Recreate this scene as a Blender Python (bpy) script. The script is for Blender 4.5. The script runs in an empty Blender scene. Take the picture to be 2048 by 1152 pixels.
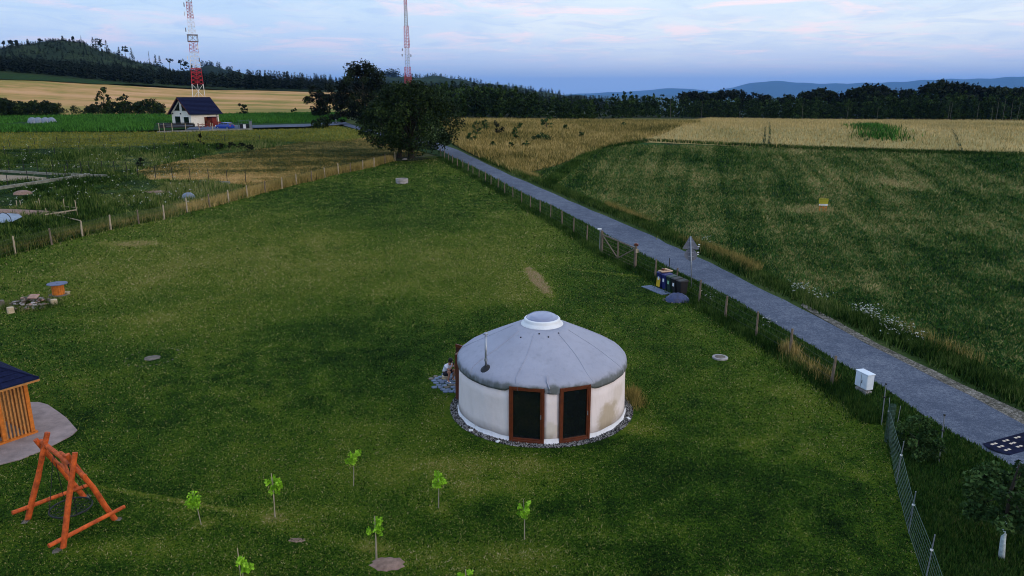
import bpy, bmesh, math, random
import numpy as np
from mathutils import Vector, Matrix, Quaternion
from mathutils.geometry import delaunay_2d_cdt
random.seed(7); rng = np.random.default_rng(7)
R = math.radians
scn = bpy.context.scene
C = scn.collection

# ------------------------------------------------------------------ camera
CAMZ, F, PITCH = 12.0, 1465.0, R(14.8)
cp, sp = math.cos(PITCH), math.sin(PITCH)
cam = bpy.data.cameras.new('camera'); co = bpy.data.objects.new('camera', cam); C.objects.link(co)
co.location = (0, 0, CAMZ); co.rotation_euler = (R(90) - PITCH, 0, 0)
cam.sensor_width = 36; cam.lens = 36 * F / 2048; cam.clip_start = .1; cam.clip_end = 90000
scn.camera = co
# ------------------------------------------------------------------ world and light
SUN_EL, SUN_AZ = 14, 128           # soft dusk glow from behind the camera, to the right
w = bpy.data.worlds.new('World'); scn.world = w; w.use_nodes = True
def world_nodes():
    nt = w.node_tree; N = nt.nodes; L = nt.links; N.clear()
    out = N.new('ShaderNodeOutputWorld'); bg1 = N.new('ShaderNodeBackground'); bg2 = N.new('ShaderNodeBackground')
    sky = N.new('ShaderNodeTexSky'); sky.sky_type = 'NISHITA'; sky.sun_disc = False
    sky.sun_elevation = R(SUN_EL); sky.sun_rotation = R(SUN_AZ); sky.dust_density = 2
    L.new(sky.outputs[0], bg1.inputs[0]); bg1.inputs[1].default_value = .1
    tc = N.new('ShaderNodeTexCoord'); sep = N.new('ShaderNodeSeparateXYZ'); L.new(tc.outputs['Generated'], sep.inputs[0])
    def math_(op, a, b=None, c=None):
        m = N.new('ShaderNodeMath'); m.operation = op
        for i, v in enumerate((a, b, c)):
            if v is None: continue
            if isinstance(v, (int, float)): m.inputs[i].default_value = v
            else: L.new(v, m.inputs[i])
        return m.outputs[0]
    z = math_('MAXIMUM', sep.outputs[2], 0.0)
    zz = math_('ADD', z, .07)
    comb = N.new('ShaderNodeCombineXYZ')
    L.new(math_('DIVIDE', sep.outputs[0], zz), comb.inputs[0]); L.new(math_('DIVIDE', sep.outputs[1], zz), comb.inputs[1])
    def noise(scale, det, rough, vec, dist=0, ofs=0):
        mp = N.new('ShaderNodeMapping'); mp.inputs['Location'].default_value = (ofs, ofs * .7, 0); L.new(vec, mp.inputs[0])
        n = N.new('ShaderNodeTexNoise'); n.inputs['Scale'].default_value = scale; n.inputs['Detail'].default_value = det
        n.inputs['Roughness'].default_value = rough; n.inputs['Distortion'].default_value = dist; L.new(mp.outputs[0], n.inputs[0]); return n.outputs[0]
    # elevation gradient
    g = N.new('ShaderNodeValToRGB'); L.new(math_('MULTIPLY', z, 4.0), g.inputs[0])
    st = [(0, (.42, .50, .66)), (.06, (.45, .52, .66)), (.16, (.50, .54, .66)), (.28, (.51, .56, .66)), (.42, (.49, .57, .64)), (.6, (.46, .57, .66)), (.8, (.34, .50, .76)), (1, (.24, .38, .64))]
    for i, (p, c) in enumerate(st):
        e = g.color_ramp.elements[i] if i < 2 else g.color_ramp.elements.new(p)
        e.position = p; e.color = (*c, 1)
    # thin high cloud sheet
    def ramp(v, a, b):
        m = N.new('ShaderNodeMapRange'); m.interpolation_type = 'SMOOTHSTEP'; L.new(v, m.inputs[0]); m.inputs[1].default_value = a; m.inputs[2].default_value = b; return m.outputs[0]
    def mix(f, a, b):
        m = N.new('ShaderNodeMix'); m.data_type = 'RGBA'
        if isinstance(f, (int, float)): m.inputs[0].default_value = f
        else: L.new(f, m.inputs[0])
        for v, i in ((a, 6), (b, 7)):
            if isinstance(v, tuple): m.inputs[i].default_value = (*v, 1)
            else: L.new(v, m.inputs[i])
        return m.outputs[2]
    c1 = ramp(noise(.55, 8, .62, comb.outputs[0], .7, 3.1), .42, .66)
    c2 = ramp(noise(1.9, 8, .62, comb.outputs[0], 1.0, 11.7), .46, .70)
    c3 = ramp(noise(1.2, 7, .6, comb.outputs[0], .9, 23.4), .48, .68)
    up = ramp(z, .012, .07)
    side = ramp(sep.outputs[0], -.35, .25)
    col = mix(math_('MULTIPLY', math_('MULTIPLY', c1, up), .8), g.outputs[0], (.66, .67, .66))
    col = mix(math_('MULTIPLY', math_('MULTIPLY', c3, up), .9), col, (.80, .60, .60))
    col = mix(math_('MULTIPLY', math_('MULTIPLY', c2, up), .8), col, (.40, .48, .62))
    # bluer towards the left, paler to the right, as in the sky in view
    col = mix(math_('MULTIPLY', math_('SUBTRACT', 1.0, side), .42), col, (.27, .43, .62))
    col = mix(math_('MULTIPLY', math_('MULTIPLY', side, up), .28), col, (.62, .69, .68))
    L.new(col, bg2.inputs[0]); bg2.inputs[1].default_value = 1.9
    ms = N.new('ShaderNodeMixShader'); ms.inputs[0].default_value = .93
    L.new(bg1.outputs[0], ms.inputs[1]); L.new(bg2.outputs[0], ms.inputs[2]); L.new(ms.outputs[0], out.inputs[0])
world_nodes()
sl = bpy.data.lights.new('sun', 'SUN'); sl.energy = 1.25; sl.angle = R(18); sl.color = (1, .80, .62)
so = bpy.data.objects.new('sun', sl); C.objects.link(so)
_d = Vector((math.sin(R(SUN_AZ)) * math.cos(R(SUN_EL)), math.cos(R(SUN_AZ)) * math.cos(R(SUN_EL)), math.sin(R(SUN_EL))))
so.rotation_euler = _d.to_track_quat('Z', 'Y').to_euler(); so.location = (30, -20, 40)
vs = scn.view_settings; vs.view_transform = 'Standard'; vs.look = 'None'; vs.exposure = 0; vs.gamma = 1; vs.use_curve_mapping = False
scn.cycles.filter_width = 1.0; scn.cycles.volume_bounces = 0; scn.cycles.max_bounces = 6; scn.cycles.transparent_max_bounces = 12

# ------------------------------------------------------------------ terrain
RR = np.array([0, 40, 60, 80, 112, 140, 170, 215, 300, 520, 1000, 1600, 3500, 20000.])
PX = np.array([-3000, -100, 0, 60, 130, 175, 215, 300, 380, 470, 690, 830, 900, 1150, 1400, 2048, 5000.])
near = [0, 0, .25, .9, 2.8, 4.0, 5.1]
z215 = [5.8]*10 + [5.6, 5.3, 5.1, 4.8, 4.7, 4.7, 4.7]
z300 = [8, 8, 8, 8, 7.8, 7.8, 7.7, 7.5, 7.2, 7, 6.5, 6, 5, 4, 3, 3, 3]
z520 = [26, 25.5, 25, 24, 22.5, 21.7, 21, 19, 17.5, 16, 14, 10, 7, 2, -4, -4, -4]
z1000 = [58, 56, 57, 63, 68, 66, 57, 44, 34, 26, 20, 17, 13, 0, -20, -30, -30]
z1600 = [30]*8 + [25, 20, 10, 5, 0, -20, -40, -40, -40]
z3500 = [-80]*17; z20000 = [-80]*17
TZ = np.array([[n]*17 for n in near] + [z215, z300, z520, z1000, z1600, z3500, z20000], float)
def tz(x, y):
    x = np.asarray(x, float); y = np.asarray(y, float)
    r = np.hypot(x, y); az = np.arctan2(x, np.maximum(y, 1e-6)); az = np.clip(az, -1.2, 1.2)
    u = np.clip(1024 + 1515 * np.tan(az), -2999, 4999)
    i = np.clip(np.searchsorted(RR, r, 'right') - 1, 0, len(RR) - 2); j = np.clip(np.searchsorted(PX, u, 'right') - 1, 0, len(PX) - 2)
    a = np.clip((r - RR[i]) / (RR[i+1] - RR[i]), 0, 1); b = (u - PX[j]) / (PX[j+1] - PX[j])
    a = np.where(r < 300, a, a * a * (3 - 2 * a)); b = b * b * (3 - 2 * b)
    z = (TZ[i, j]*(1-a)*(1-b) + TZ[i+1, j]*a*(1-b) + TZ[i, j+1]*(1-a)*b + TZ[i+1, j+1]*a*b)
    amp = np.clip((r - 90) / 400, 0, 1)
    z = z + amp * (np.sin(x*.031+1)*np.cos(y*.023) * .5 + amp**2 * 2.5 * np.sin(x*.017+2)*np.sin(y*.013+x*.004) * (r > 520))
    return z
def Z(x, y): return float(tz(x, y))
def ray(px, py):
    a = (px - 1024) / F; b = -(py - 576) / F
    return np.array([a, cp + b * sp, -sp + b * cp])
def P(px, py, h=0.0):
    """point of the ground (plus h) seen at a pixel of the photograph"""
    d = ray(px, py); d = d / d[1]; lo, hi = 3.0, 9000.0
    for n in (500, 40, 40, 40):
        ts = np.geomspace(lo, hi, n); below = CAMZ + d[2]*ts < tz(d[0]*ts, ts) + h
        k = int(np.argmax(below)) if below.any() else n - 1
        if k == 0: break
        lo, hi = ts[k-1], ts[k]
    return Vector((d[0]*hi, hi, CAMZ + d[2]*hi))
def zat(px, py, Y):
    d = ray(px, py); return CAMZ + d[2] / d[1] * Y
def XatY(px, py, Y):
    d = ray(px, py); return d[0] / d[1] * Y
def pt(px, py, Y):
    d = ray(px, py); d = d / d[1]; return Vector((d[0]*Y, Y, CAMZ + d[2]*Y))
def PW(lst): return [P(*p) for p in lst]

# ------------------------------------------------------------------ materials
def NT(name):
    m = bpy.data.materials.new(name); m.use_nodes = True
    nt = m.node_tree; return m, nt, nt.nodes['Principled BSDF']
def lk(nt, a, b): nt.links.new(a, b)
def mk(name, col, rough=.8, metal=0, spec=.3, var=.25, scale=3.0, bump=0, bscale=None, col2=None, stretch=None, alpha=None):
    """plain material with procedural variation of colour, gloss and relief"""
    m, nt, b = NT(name)
    tc = nt.nodes.new('ShaderNodeTexCoord'); mp = nt.nodes.new('ShaderNodeMapping'); lk(nt, tc.outputs['Object'], mp.inputs[0])
    if stretch: mp.inputs['Scale'].default_value = stretch
    n = nt.nodes.new('ShaderNodeTexNoise'); n.inputs['Scale'].default_value = scale; n.inputs['Detail'].default_value = 6; n.inputs['Roughness'].default_value = .65
    lk(nt, mp.outputs[0], n.inputs[0])
    r = nt.nodes.new('ShaderNodeValToRGB'); lk(nt, n.outputs[0], r.inputs[0])
    c2 = col2 or tuple(c * (1 - var) for c in col); c1 = tuple(min(1, c * (1 + var * .6)) for c in col)
    r.color_ramp.elements[0].position = .34; r.color_ramp.elements[0].color = (*c2, 1)
    r.color_ramp.elements[1].position = .66; r.color_ramp.elements[1].color = (*c1, 1)
    lk(nt, r.outputs[0], b.inputs['Base Color'])
    b.inputs['Roughness'].default_value = rough; b.inputs['Metallic'].default_value = metal; b.inputs['Specular IOR Level'].default_value = spec
    if bump:
        n2 = nt.nodes.new('ShaderNodeTexNoise'); n2.inputs['Scale'].default_value = bscale or scale * 4; n2.inputs['Detail'].default_value = 5
        lk(nt, mp.outputs[0], n2.inputs[0])
        bp = nt.nodes.new('ShaderNodeBump'); bp.inputs['Distance'].default_value = bump; lk(nt, n2.outputs[0], bp.inputs['Height']); lk(nt, bp.outputs[0], b.inputs['Normal'])
    return m
def ground_mat(name, stops, scales=((.06, .9), (.45, .5), (3.5, .55), (22, .5)), bump=.04, bscale=14, tint=0.0, rot=0, stretch=(1, 1, 1), contrast=1.0, transl=0, stripes=None, patches=()):
    """soil, grass or crop: several noises summed into one colour ramp; blades add their own tint"""
    m, nt, b = NT(name); N = nt.nodes
    geo = N.new('ShaderNodeNewGeometry'); mp = N.new('ShaderNodeMapping'); lk(nt, geo.outputs['Position'], mp.inputs[0])
    mp.inputs['Rotation'].default_value = (0, 0, rot); mp.inputs['Scale'].default_value = stretch
    def mt(op, x, y):
        q = N.new('ShaderNodeMath'); q.operation = op
        for i, v in enumerate((x, y)):
            if isinstance(v, (int, float)): q.inputs[i].default_value = v
            else: lk(nt, v, q.inputs[i])
        return q.outputs[0]
    acc = None; tot = 0
    for k, (s, wt) in enumerate(scales):
        n = N.new('ShaderNodeTexNoise'); n.inputs['Scale'].default_value = s; n.inputs['Detail'].default_value = 4; n.inputs['Roughness'].default_value = .6
        lk(nt, mp.outputs[0], n.inputs[0]); v = mt('MULTIPLY', mt('SUBTRACT', n.outputs[0], .5), wt * contrast)
        acc = v if acc is None else mt('ADD', acc, v)
    if stripes:
        sc_, amt, ang = stripes
        m2 = N.new('ShaderNodeMapping'); m2.inputs['Rotation'].default_value = (0, 0, ang); lk(nt, geo.outputs['Position'], m2.inputs[0])
        m3 = N.new('ShaderNodeMapping'); m3.inputs['Scale'].default_value = (1, .025, 1); lk(nt, m2.outputs[0], m3.inputs[0])
        n = N.new('ShaderNodeTexNoise'); n.inputs['Scale'].default_value = sc_; n.inputs['Detail'].default_value = 3; lk(nt, m3.outputs[0], n.inputs[0])
        acc = mt('ADD', acc, mt('MULTIPLY', mt('SUBTRACT', n.outputs[0], .5), amt))
    for (cx, cy, rx, ry, ang, amt) in patches:      # worn or lusher spots of the ground itself
        m2 = N.new('ShaderNodeMapping'); m2.vector_type = 'TEXTURE'; m2.inputs['Location'].default_value = (cx, cy, 0); m2.inputs['Rotation'].default_value = (0, 0, ang); m2.inputs['Scale'].default_value = (rx, ry, 1000)
        nz = N.new('ShaderNodeTexNoise'); nz.inputs['Scale'].default_value = .9; lk(nt, geo.outputs['Position'], nz.inputs[0])
        lk(nt, geo.outputs['Position'], m2.inputs[0])
        vl = N.new('ShaderNodeVectorMath'); vl.operation = 'LENGTH'; lk(nt, m2.outputs[0], vl.inputs[0])
        d = mt('ADD', vl.outputs['Value'], mt('MULTIPLY', mt('SUBTRACT', nz.outputs[0], .5), 1.2))
        mr = N.new('ShaderNodeMapRange'); mr.interpolation_type = 'SMOOTHSTEP'; lk(nt, d, mr.inputs[0]); mr.inputs[1].default_value = 1.25; mr.inputs[2].default_value = .4
        acc = mt('ADD', acc, mt('MULTIPLY', mr.outputs[0], amt))
    fac = mt('ADD', acc, .5)
    if tint:
        at = N.new('ShaderNodeAttribute'); at.attribute_name = 'tint'
        fac = mt('ADD', fac, mt('MULTIPLY', mt('SUBTRACT', at.outputs['Fac'], .5), tint))
    rp = N.new('ShaderNodeValToRGB'); lk(nt, fac, rp.inputs[0])
    for i, (p, c) in enumerate(stops):
        e = rp.color_ramp.elements[i] if i < 2 else rp.color_ramp.elements.new(p)
        e.position = p; e.color = (*c, 1)
    lk(nt, rp.outputs[0], b.inputs['Base Color']); b.inputs['Roughness'].default_value = 1; b.inputs['Specular IOR Level'].default_value = .08
    if bump:
        n2 = N.new('ShaderNodeTexNoise'); n2.inputs['Scale'].default_value = bscale; n2.inputs['Detail'].default_value = 4; lk(nt, mp.outputs[0], n2.inputs[0])
        bp = N.new('ShaderNodeBump'); bp.inputs['Distance'].default_value = bump; lk(nt, n2.outputs[0], bp.inputs['Height']); lk(nt, bp.outputs[0], b.inputs['Normal'])
    return m

# patch centres of the lawn (world) : worn, dry or lush
def lp(px, py, rx, ry, amt, ang=0):
    p = P(px, py); return (p.x, p.y, rx, ry, ang, amt)
LAWN_PATCH = [lp(820, 1130, 15, 3.6, -.07), lp(1420, 980, 6, 6, -.12), lp(740, 700, 7, 6, -.07), lp(250, 900, 6, 4, -.07), lp(520, 500, 17, 15, .09), lp(180, 560, 9, 8, .08), lp(760, 640, 9, 6, -.06), lp(1150, 620, 6, 5, -.06), lp(700, 760, 8, 5, -.05), lp(1350, 800, 5, 6, -.06), lp(900, 960, 7, 1.4, .12), lp(960, 1120, 4, .9, .16), lp(600, 1030, 3, .8, .14), lp(300, 1100, 3, .7, .13), lp(1250, 1060, 3, .8, .13), lp(1480, 900, 3, 1.6, .12), lp(200, 640, 4, 1.2, .10), lp(640, 690, 3, 1.0, .10), lp(1075, 560, .55, 4.4, .42, R(10)), lp(1060, 575, 2.2, 4.5, .10), lp(305, 715, 1.3, 1.1, -.14), lp(430, 640, 6, 5, .10), lp(800, 420, 9, 22, -.05),
              lp(680, 390, 14, 8, -.07), lp(1000, 500, 6, 16, .10), lp(620, 520, 10, 12, .07), lp(1290, 860, 1.4, 1.0, .16), lp(262, 487, 3, 1.2, .22),
              lp(1000, 925, 4.0, .8, .14), lp(880, 820, 1.0, 3.0, .08), lp(1200, 560, 6, 6, -.07), lp(1230, 548, 3.5, .35, .22, R(-25)), lp(300, 800, 4, 4, -.06),
              lp(850, 560, 12, 10, .06), lp(330, 998, 3.6, .14, .22, R(-16)), lp(403, 1050, .45, .35, .2), lp(549, 1035, .45, .35, .2), lp(752, 1090, .6, .4, .14),
              lp(877, 1017, .5, .4, .15), lp(640, 1070, 2.2, .5, .14, R(-20)), lp(600, 890, 5, 2.2, .07), lp(1500, 800, 5, 3, .06), lp(1400, 950, 6, 3, -.05)]
G_D, G_M, G_O, G_Y, G_B = (.003, .012, .001), (.022, .062, .003), (.075, .115, .006), (.14, .14, .02), (.24, .16, .08)
lawn_stops = [(.20, G_D), (.44, G_M), (.62, G_O), (.78, G_Y), (.98, G_B)]
blade_stops = [(.15, (.002, .010, .001)), (.36, (.022, .070, .005)), (.54, (.088, .150, .016)), (.74, (.21, .21, .050)), (.97, (.38, .31, .18))]
M = {}
LS = ((.045, .30), (.22, .35), (.9, .35), (9, .6), (38, .8))
M['lawn'] = ground_mat('lawn_grass', lawn_stops, LS, bump=.06, bscale=22, patches=LAWN_PATCH, contrast=1.15)
M['lawn_blade'] = ground_mat('lawn_blades', blade_stops, ((.045, .30), (.22, .38), (.9, .42), (4, .5)), bump=0, tint=1.0, patches=LAWN_PATCH, contrast=1.15)
M['ground'] = ground_mat('rough_ground', [(.2, (.012, .028, .007)), (.5, (.04, .07, .016)), (.7, (.09, .095, .035)), (.9, (.14, .11, .06))], bump=.1, bscale=4)
M['verge'] = ground_mat('verge_grass', [(.2, (.008, .025, .005)), (.5, (.03, .085, .012)), (.75, (.075, .12, .025)), (.95, (.15, .14, .06))], ((.3, .4), (2, .5), (12, .6)), bump=.06, bscale=12, tint=.5)
M['stub'] = ground_mat('stubble_field', [(.12, (.004, .018, .004)), (.36, (.020, .072, .010)), (.50, (.068, .125, .022)), (.63, (.185, .185, .060)), (.84, (.38, .30, .14))],
                       ((.035, .7), (.2, .4), (1.4, .35), (7, .5)), bump=.12, bscale=5, tint=.42, stripes=(.45, .72, R(14)), contrast=1.15, patches=[lp(1300, 340, 9, 14, .16), lp(1620, 420, 3.0, 3.0, .28), lp(1800, 370, 2.0, 4, .22), lp(2040, 545, 3, 5, .2), lp(1700, 560, 6, 3, .10), lp(1180, 350, 10, 12, -.08), lp(1500, 330, 14, 14, -.08)])
M['wheat'] = ground_mat('wheat_crop', [(.15, (.20, .18, .06)), (.42, (.36, .285, .115)), (.65, (.49, .375, .165)), (.9, (.60, .47, .24))],
                        ((.02, .5), (.15, .3), (1.2, .3), (6, .3)), bump=.15, bscale=2, tint=.35, stripes=(.12, .5, R(3)))
M['wheat_left'] = ground_mat('ripe_grain', [(.2, (.10, .12, .03)), (.42, (.27, .21, .055)), (.54, (.44, .26, .095)), (.72, (.56, .32, .15))],
                        ((.008, .8), (.03, .5), (.2, .2)), bump=.2, bscale=1, contrast=1.3, stripes=(.06, .8, R(82)))
M['corn'] = ground_mat('maize_crop', [(.25, (.010, .040, .006)), (.5, (.030, .110, .014)), (.75, (.070, .20, .030))], ((.02, .3), (.3, .5), (1.5, .6)), bump=.3, bscale=1.2, tint=.6)
M['mown'] = ground_mat('mown_hay', [(.2, (.03, .04, .008)), (.42, (.13, .115, .028)), (.62, (.32, .22, .075)), (.85, (.48, .32, .14))],
                       ((.04, 1.1), (.25, .7), (1.2, .5), (5, .4)), bump=.15, bscale=3, tint=.4, stripes=(.28, .9, R(75)))
M['olive'] = ground_mat('olive_meadow', [(.2, (.04, .055, .008)), (.5, (.13, .15, .022)), (.75, (.24, .21, .045))], ((.04, .5), (.3, .5), (2, .4)), bump=.1, bscale=3, tint=.4)
M['golden'] = ground_mat('golden_grass', [(.2, (.05, .06, .015)), (.45, (.20, .165, .045)), (.65, (.38, .28, .090)), (.9, (.54, .42, .18))],
                         ((.05, 1.0), (.3, .6), (3, .4)), bump=.1, bscale=3, tint=.6)
M['weeds'] = ground_mat('weeds', [(.2, (.006, .022, .003)), (.42, (.034, .080, .012)), (.60, (.110, .160, .034)), (.85, (.26, .24, .10))],
                        ((.05, .8), (.4, .6), (3, .4)), bump=.1, bscale=3, tint=.6)
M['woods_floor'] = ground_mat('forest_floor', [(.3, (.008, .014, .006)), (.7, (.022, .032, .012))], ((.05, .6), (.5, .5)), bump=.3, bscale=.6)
M['hillmat'] = ground_mat('hill_scrub', [(.25, (.002, .007, .003)), (.5, (.008, .020, .006)), (.75, (.03, .048, .013))], ((.006, .8), (.03, .8), (.2, .4)), bump=.8, bscale=.3)
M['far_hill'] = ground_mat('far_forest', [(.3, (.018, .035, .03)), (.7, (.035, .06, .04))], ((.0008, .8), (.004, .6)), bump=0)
M['asphalt'] = ground_mat('asphalt', [(.15, (.035, .045, .070)), (.5, (.080, .098, .138)), (.85, (.24, .265, .31))], ((.1, .4), (1.2, .35), (9, .6), (30, 1.0)), bump=.008, bscale=60)
M['gravel'] = ground_mat('gravel', [(.25, (.02, .02, .022)), (.5, (.10, .097, .095)), (.78, (.36, .35, .34))], ((1, .2), (9, .9), (26, 1.0)), bump=.02, bscale=30, tint=.9)
M['shoulder'] = ground_mat('shoulder_gravel', [(.25, (.03, .03, .02)), (.5, (.11, .10, .08)), (.75, (.32, .29, .25))], ((.8, .5), (6, .8), (20, 1.0)), bump=.01, bscale=30)
M['concrete'] = mk('concrete', (.33, .31, .30), .9, var=.3, scale=2.5, bump=.01, bscale=30)
M['pad'] = mk('pale_paving', (.30, .235, .22), .9, var=.28, scale=1.6, bump=.02, bscale=40)
M['soil'] = mk('bare_soil', (.26, .17, .13), 1, var=.35, scale=6, bump=.05, bscale=20)
M['sand'] = mk('sand', (.28, .22, .15), 1, var=.3, scale=2, bump=.05, bscale=10)
M['post'] = mk('weathered_post', (.18, .14, .10), .9, var=.5, scale=4, stretch=(4, 4, 1), bump=.01)
M['post_pale'] = mk('pale_post', (.40, .33, .23), .9, var=.35, scale=4, stretch=(4, 4, 1), bump=.01)
M['wire'] = mk('galvanised_wire', (.10, .10, .10), .5, .7, var=.2)
M['gwire'] = mk('green_wire', (.07, .13, .10), .5, .3, var=.2)
M['steel'] = mk('galvanised_steel', (.34, .37, .42), .45, .7, var=.2, scale=6)
M['steel_dark'] = mk('dark_steel', (.02, .022, .025), .6, .3, var=.3)
M['plate'] = mk('sign_back', (.17, .18, .22), .6, .3, var=.15, scale=5)
M['orange'] = mk('orange_log', (.52, .090, .014), .7, var=.55, scale=5, stretch=(1, 1, 1), bump=.006, spec=.35)
M['orange2'] = mk('orange_timber', (.55, .16, .02), .65, var=.3, scale=6, bump=.004)
M['slat'] = mk('pine_slat', (.46, .20, .055), .7, var=.3, scale=8, bump=.003)
M['frame'] = mk('brown_window_frame', (.115, .026, .008), .45, var=.3, scale=6, spec=.4)
M['door'] = mk('dark_door', (.06, .022, .014), .5, var=.3, scale=5)
M['slate'] = mk('dark_roof', (.008, .012, .042), .8, var=.35, scale=7, spec=.08, bump=.01)
M['wall_cream'] = mk('cream_render', (.76, .72, .62), .9, var=.08, scale=2)
M['white'] = mk('white_paint', (.74, .76, .78), .6, var=.1, scale=2)
M['cabinet'] = mk('white_cabinet', (.66, .74, .82), .45, var=.12, scale=3)
M['red_tim'] = mk('red_timber', (.16, .018, .012), .7, var=.4, scale=5)
M['t_red'] = mk('tower_red', (.42, .02, .035), .6, var=.2)
M['t_white'] = mk('tower_white', (.72, .70, .70), .6, var=.1)
M['t_grey'] = mk('tower_grey', (.20, .20, .23), .6, var=.2)
M['black'] = mk('black_plastic', (.012, .012, .015), .5, var=.3)
M['blue_p'] = mk('navy_plastic', (.012, .018, .12), .45, var=.3)
M['yellow_p'] = mk('yellow_plastic', (.62, .40, .02), .5, var=.2)
M['green_p'] = mk('dark_green_plastic', (.012, .035, .028), .5, var=.3)
M['label'] = mk('sticker', (.7, .72, .72), .6, var=.1)
M['label_g'] = mk('green_sticker', (.25, .5, .3), .6, var=.1)
M['card'] = mk('cardboard', (.50, .34, .22), .9, var=.25)
M['tarp'] = mk('blue_tarpaulin', (.020, .035, .11), .45, var=.4, scale=3, bump=.05, bscale=5, spec=.5)
M['stone'] = mk('field_stone', (.15, .13, .105), .95, var=.5, scale=3, bump=.03, bscale=10)
M['stone_red'] = mk('reddish_stone', (.38, .23, .18), .95, var=.3, scale=3, bump=.03)
M['flag'] = mk('flagstone', (.15, .19, .27), .85, var=.3, scale=3, bump=.02)
M['stump'] = mk('cut_log', (.50, .40, .26), .9, var=.25, scale=8)
M['bark'] = mk('bark', (.035, .03, .022), 1, var=.5, scale=4, bump=.03)
M['birch'] = mk('birch_bark', (.10, .10, .085), .9, var=.4, scale=5)
M['lime'] = mk('limewashed_bark', (.56, .66, .68), .9, var=.3, scale=9, bump=.02)
M['stem'] = mk('sapling_stem', (.30, .26, .20), .9, var=.3, scale=9)
M['glass'] = mk('dark_glass', (.006, .008, .010), .06, var=.2, spec=.6)
M['carblue'] = mk('blue_car_paint', (.012, .045, .30), .25, var=.1, spec=.6)
M['rubber'] = mk('rubber', (.012, .012, .012), .8, var=.3)
M['spool_top'] = mk('blue_grey_board', (.13, .15, .23), .8, var=.2, scale=6)
M['skin'] = mk('skin', (.42, .20, .13), .6, var=.1)
M['shirt'] = mk('white_cotton', (.72, .72, .80), .9, var=.08, scale=8, bump=.01)
M['shorts'] = mk('dark_shorts', (.02, .02, .03), .9, var=.2)
M['hair'] = mk('dark_hair', (.012, .01, .01), .6, var=.3)
M['signY'] = mk('yellow_sign', (.38, .36, .02), .6, var=.12)
M['bump_rub'] = mk('speed_bump_rubber', (.010, .013, .035), .95, 0, .05, var=.5, scale=4, bump=.01)
M['bump_mark'] = mk('reflective_marking', (.60, .50, .40), .6, var=.2, scale=10)
M['plastic_sheet'] = mk('pale_sheeting', (.16, .20, .26), .35, var=.25, scale=2, bump=.05, bscale=3, spec=.5)
def leafmat(name, dark, mid, light, spread=1.0):
    m, nt, b = NT(name); N = nt.nodes
    at = N.new('ShaderNodeAttribute'); at.attribute_name = 'tint'
    rp = N.new('ShaderNodeValToRGB'); lk(nt, at.outputs['Fac'], rp.inputs[0])
    for i, (p, c) in enumerate(((.1, dark), (.6, mid), (.98, light))):
        e = rp.color_ramp.elements[i] if i < 2 else rp.color_ramp.elements.new(p)
        e.position = p; e.color = (*c, 1)
    lk(nt, rp.outputs[0], b.inputs['Base Color']); b.inputs['Roughness'].default_value = .8; b.inputs['Specular IOR Level'].default_value = .12
    return m
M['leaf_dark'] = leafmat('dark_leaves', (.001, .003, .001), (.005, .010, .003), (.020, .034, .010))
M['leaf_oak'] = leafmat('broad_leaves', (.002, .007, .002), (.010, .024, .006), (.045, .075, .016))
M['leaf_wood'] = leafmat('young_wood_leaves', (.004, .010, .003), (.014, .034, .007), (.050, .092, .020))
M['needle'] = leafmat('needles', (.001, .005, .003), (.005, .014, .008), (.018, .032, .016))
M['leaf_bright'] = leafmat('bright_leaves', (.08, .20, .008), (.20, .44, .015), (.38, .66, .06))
M['leaf_shrub'] = leafmat('shrub_leaves', (.008, .024, .006), (.028, .065, .016), (.075, .13, .035))
M['flower'] = leafmat('white_flowers', (.35, .38, .35), (.55, .57, .52), (.75, .76, .70))
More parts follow.
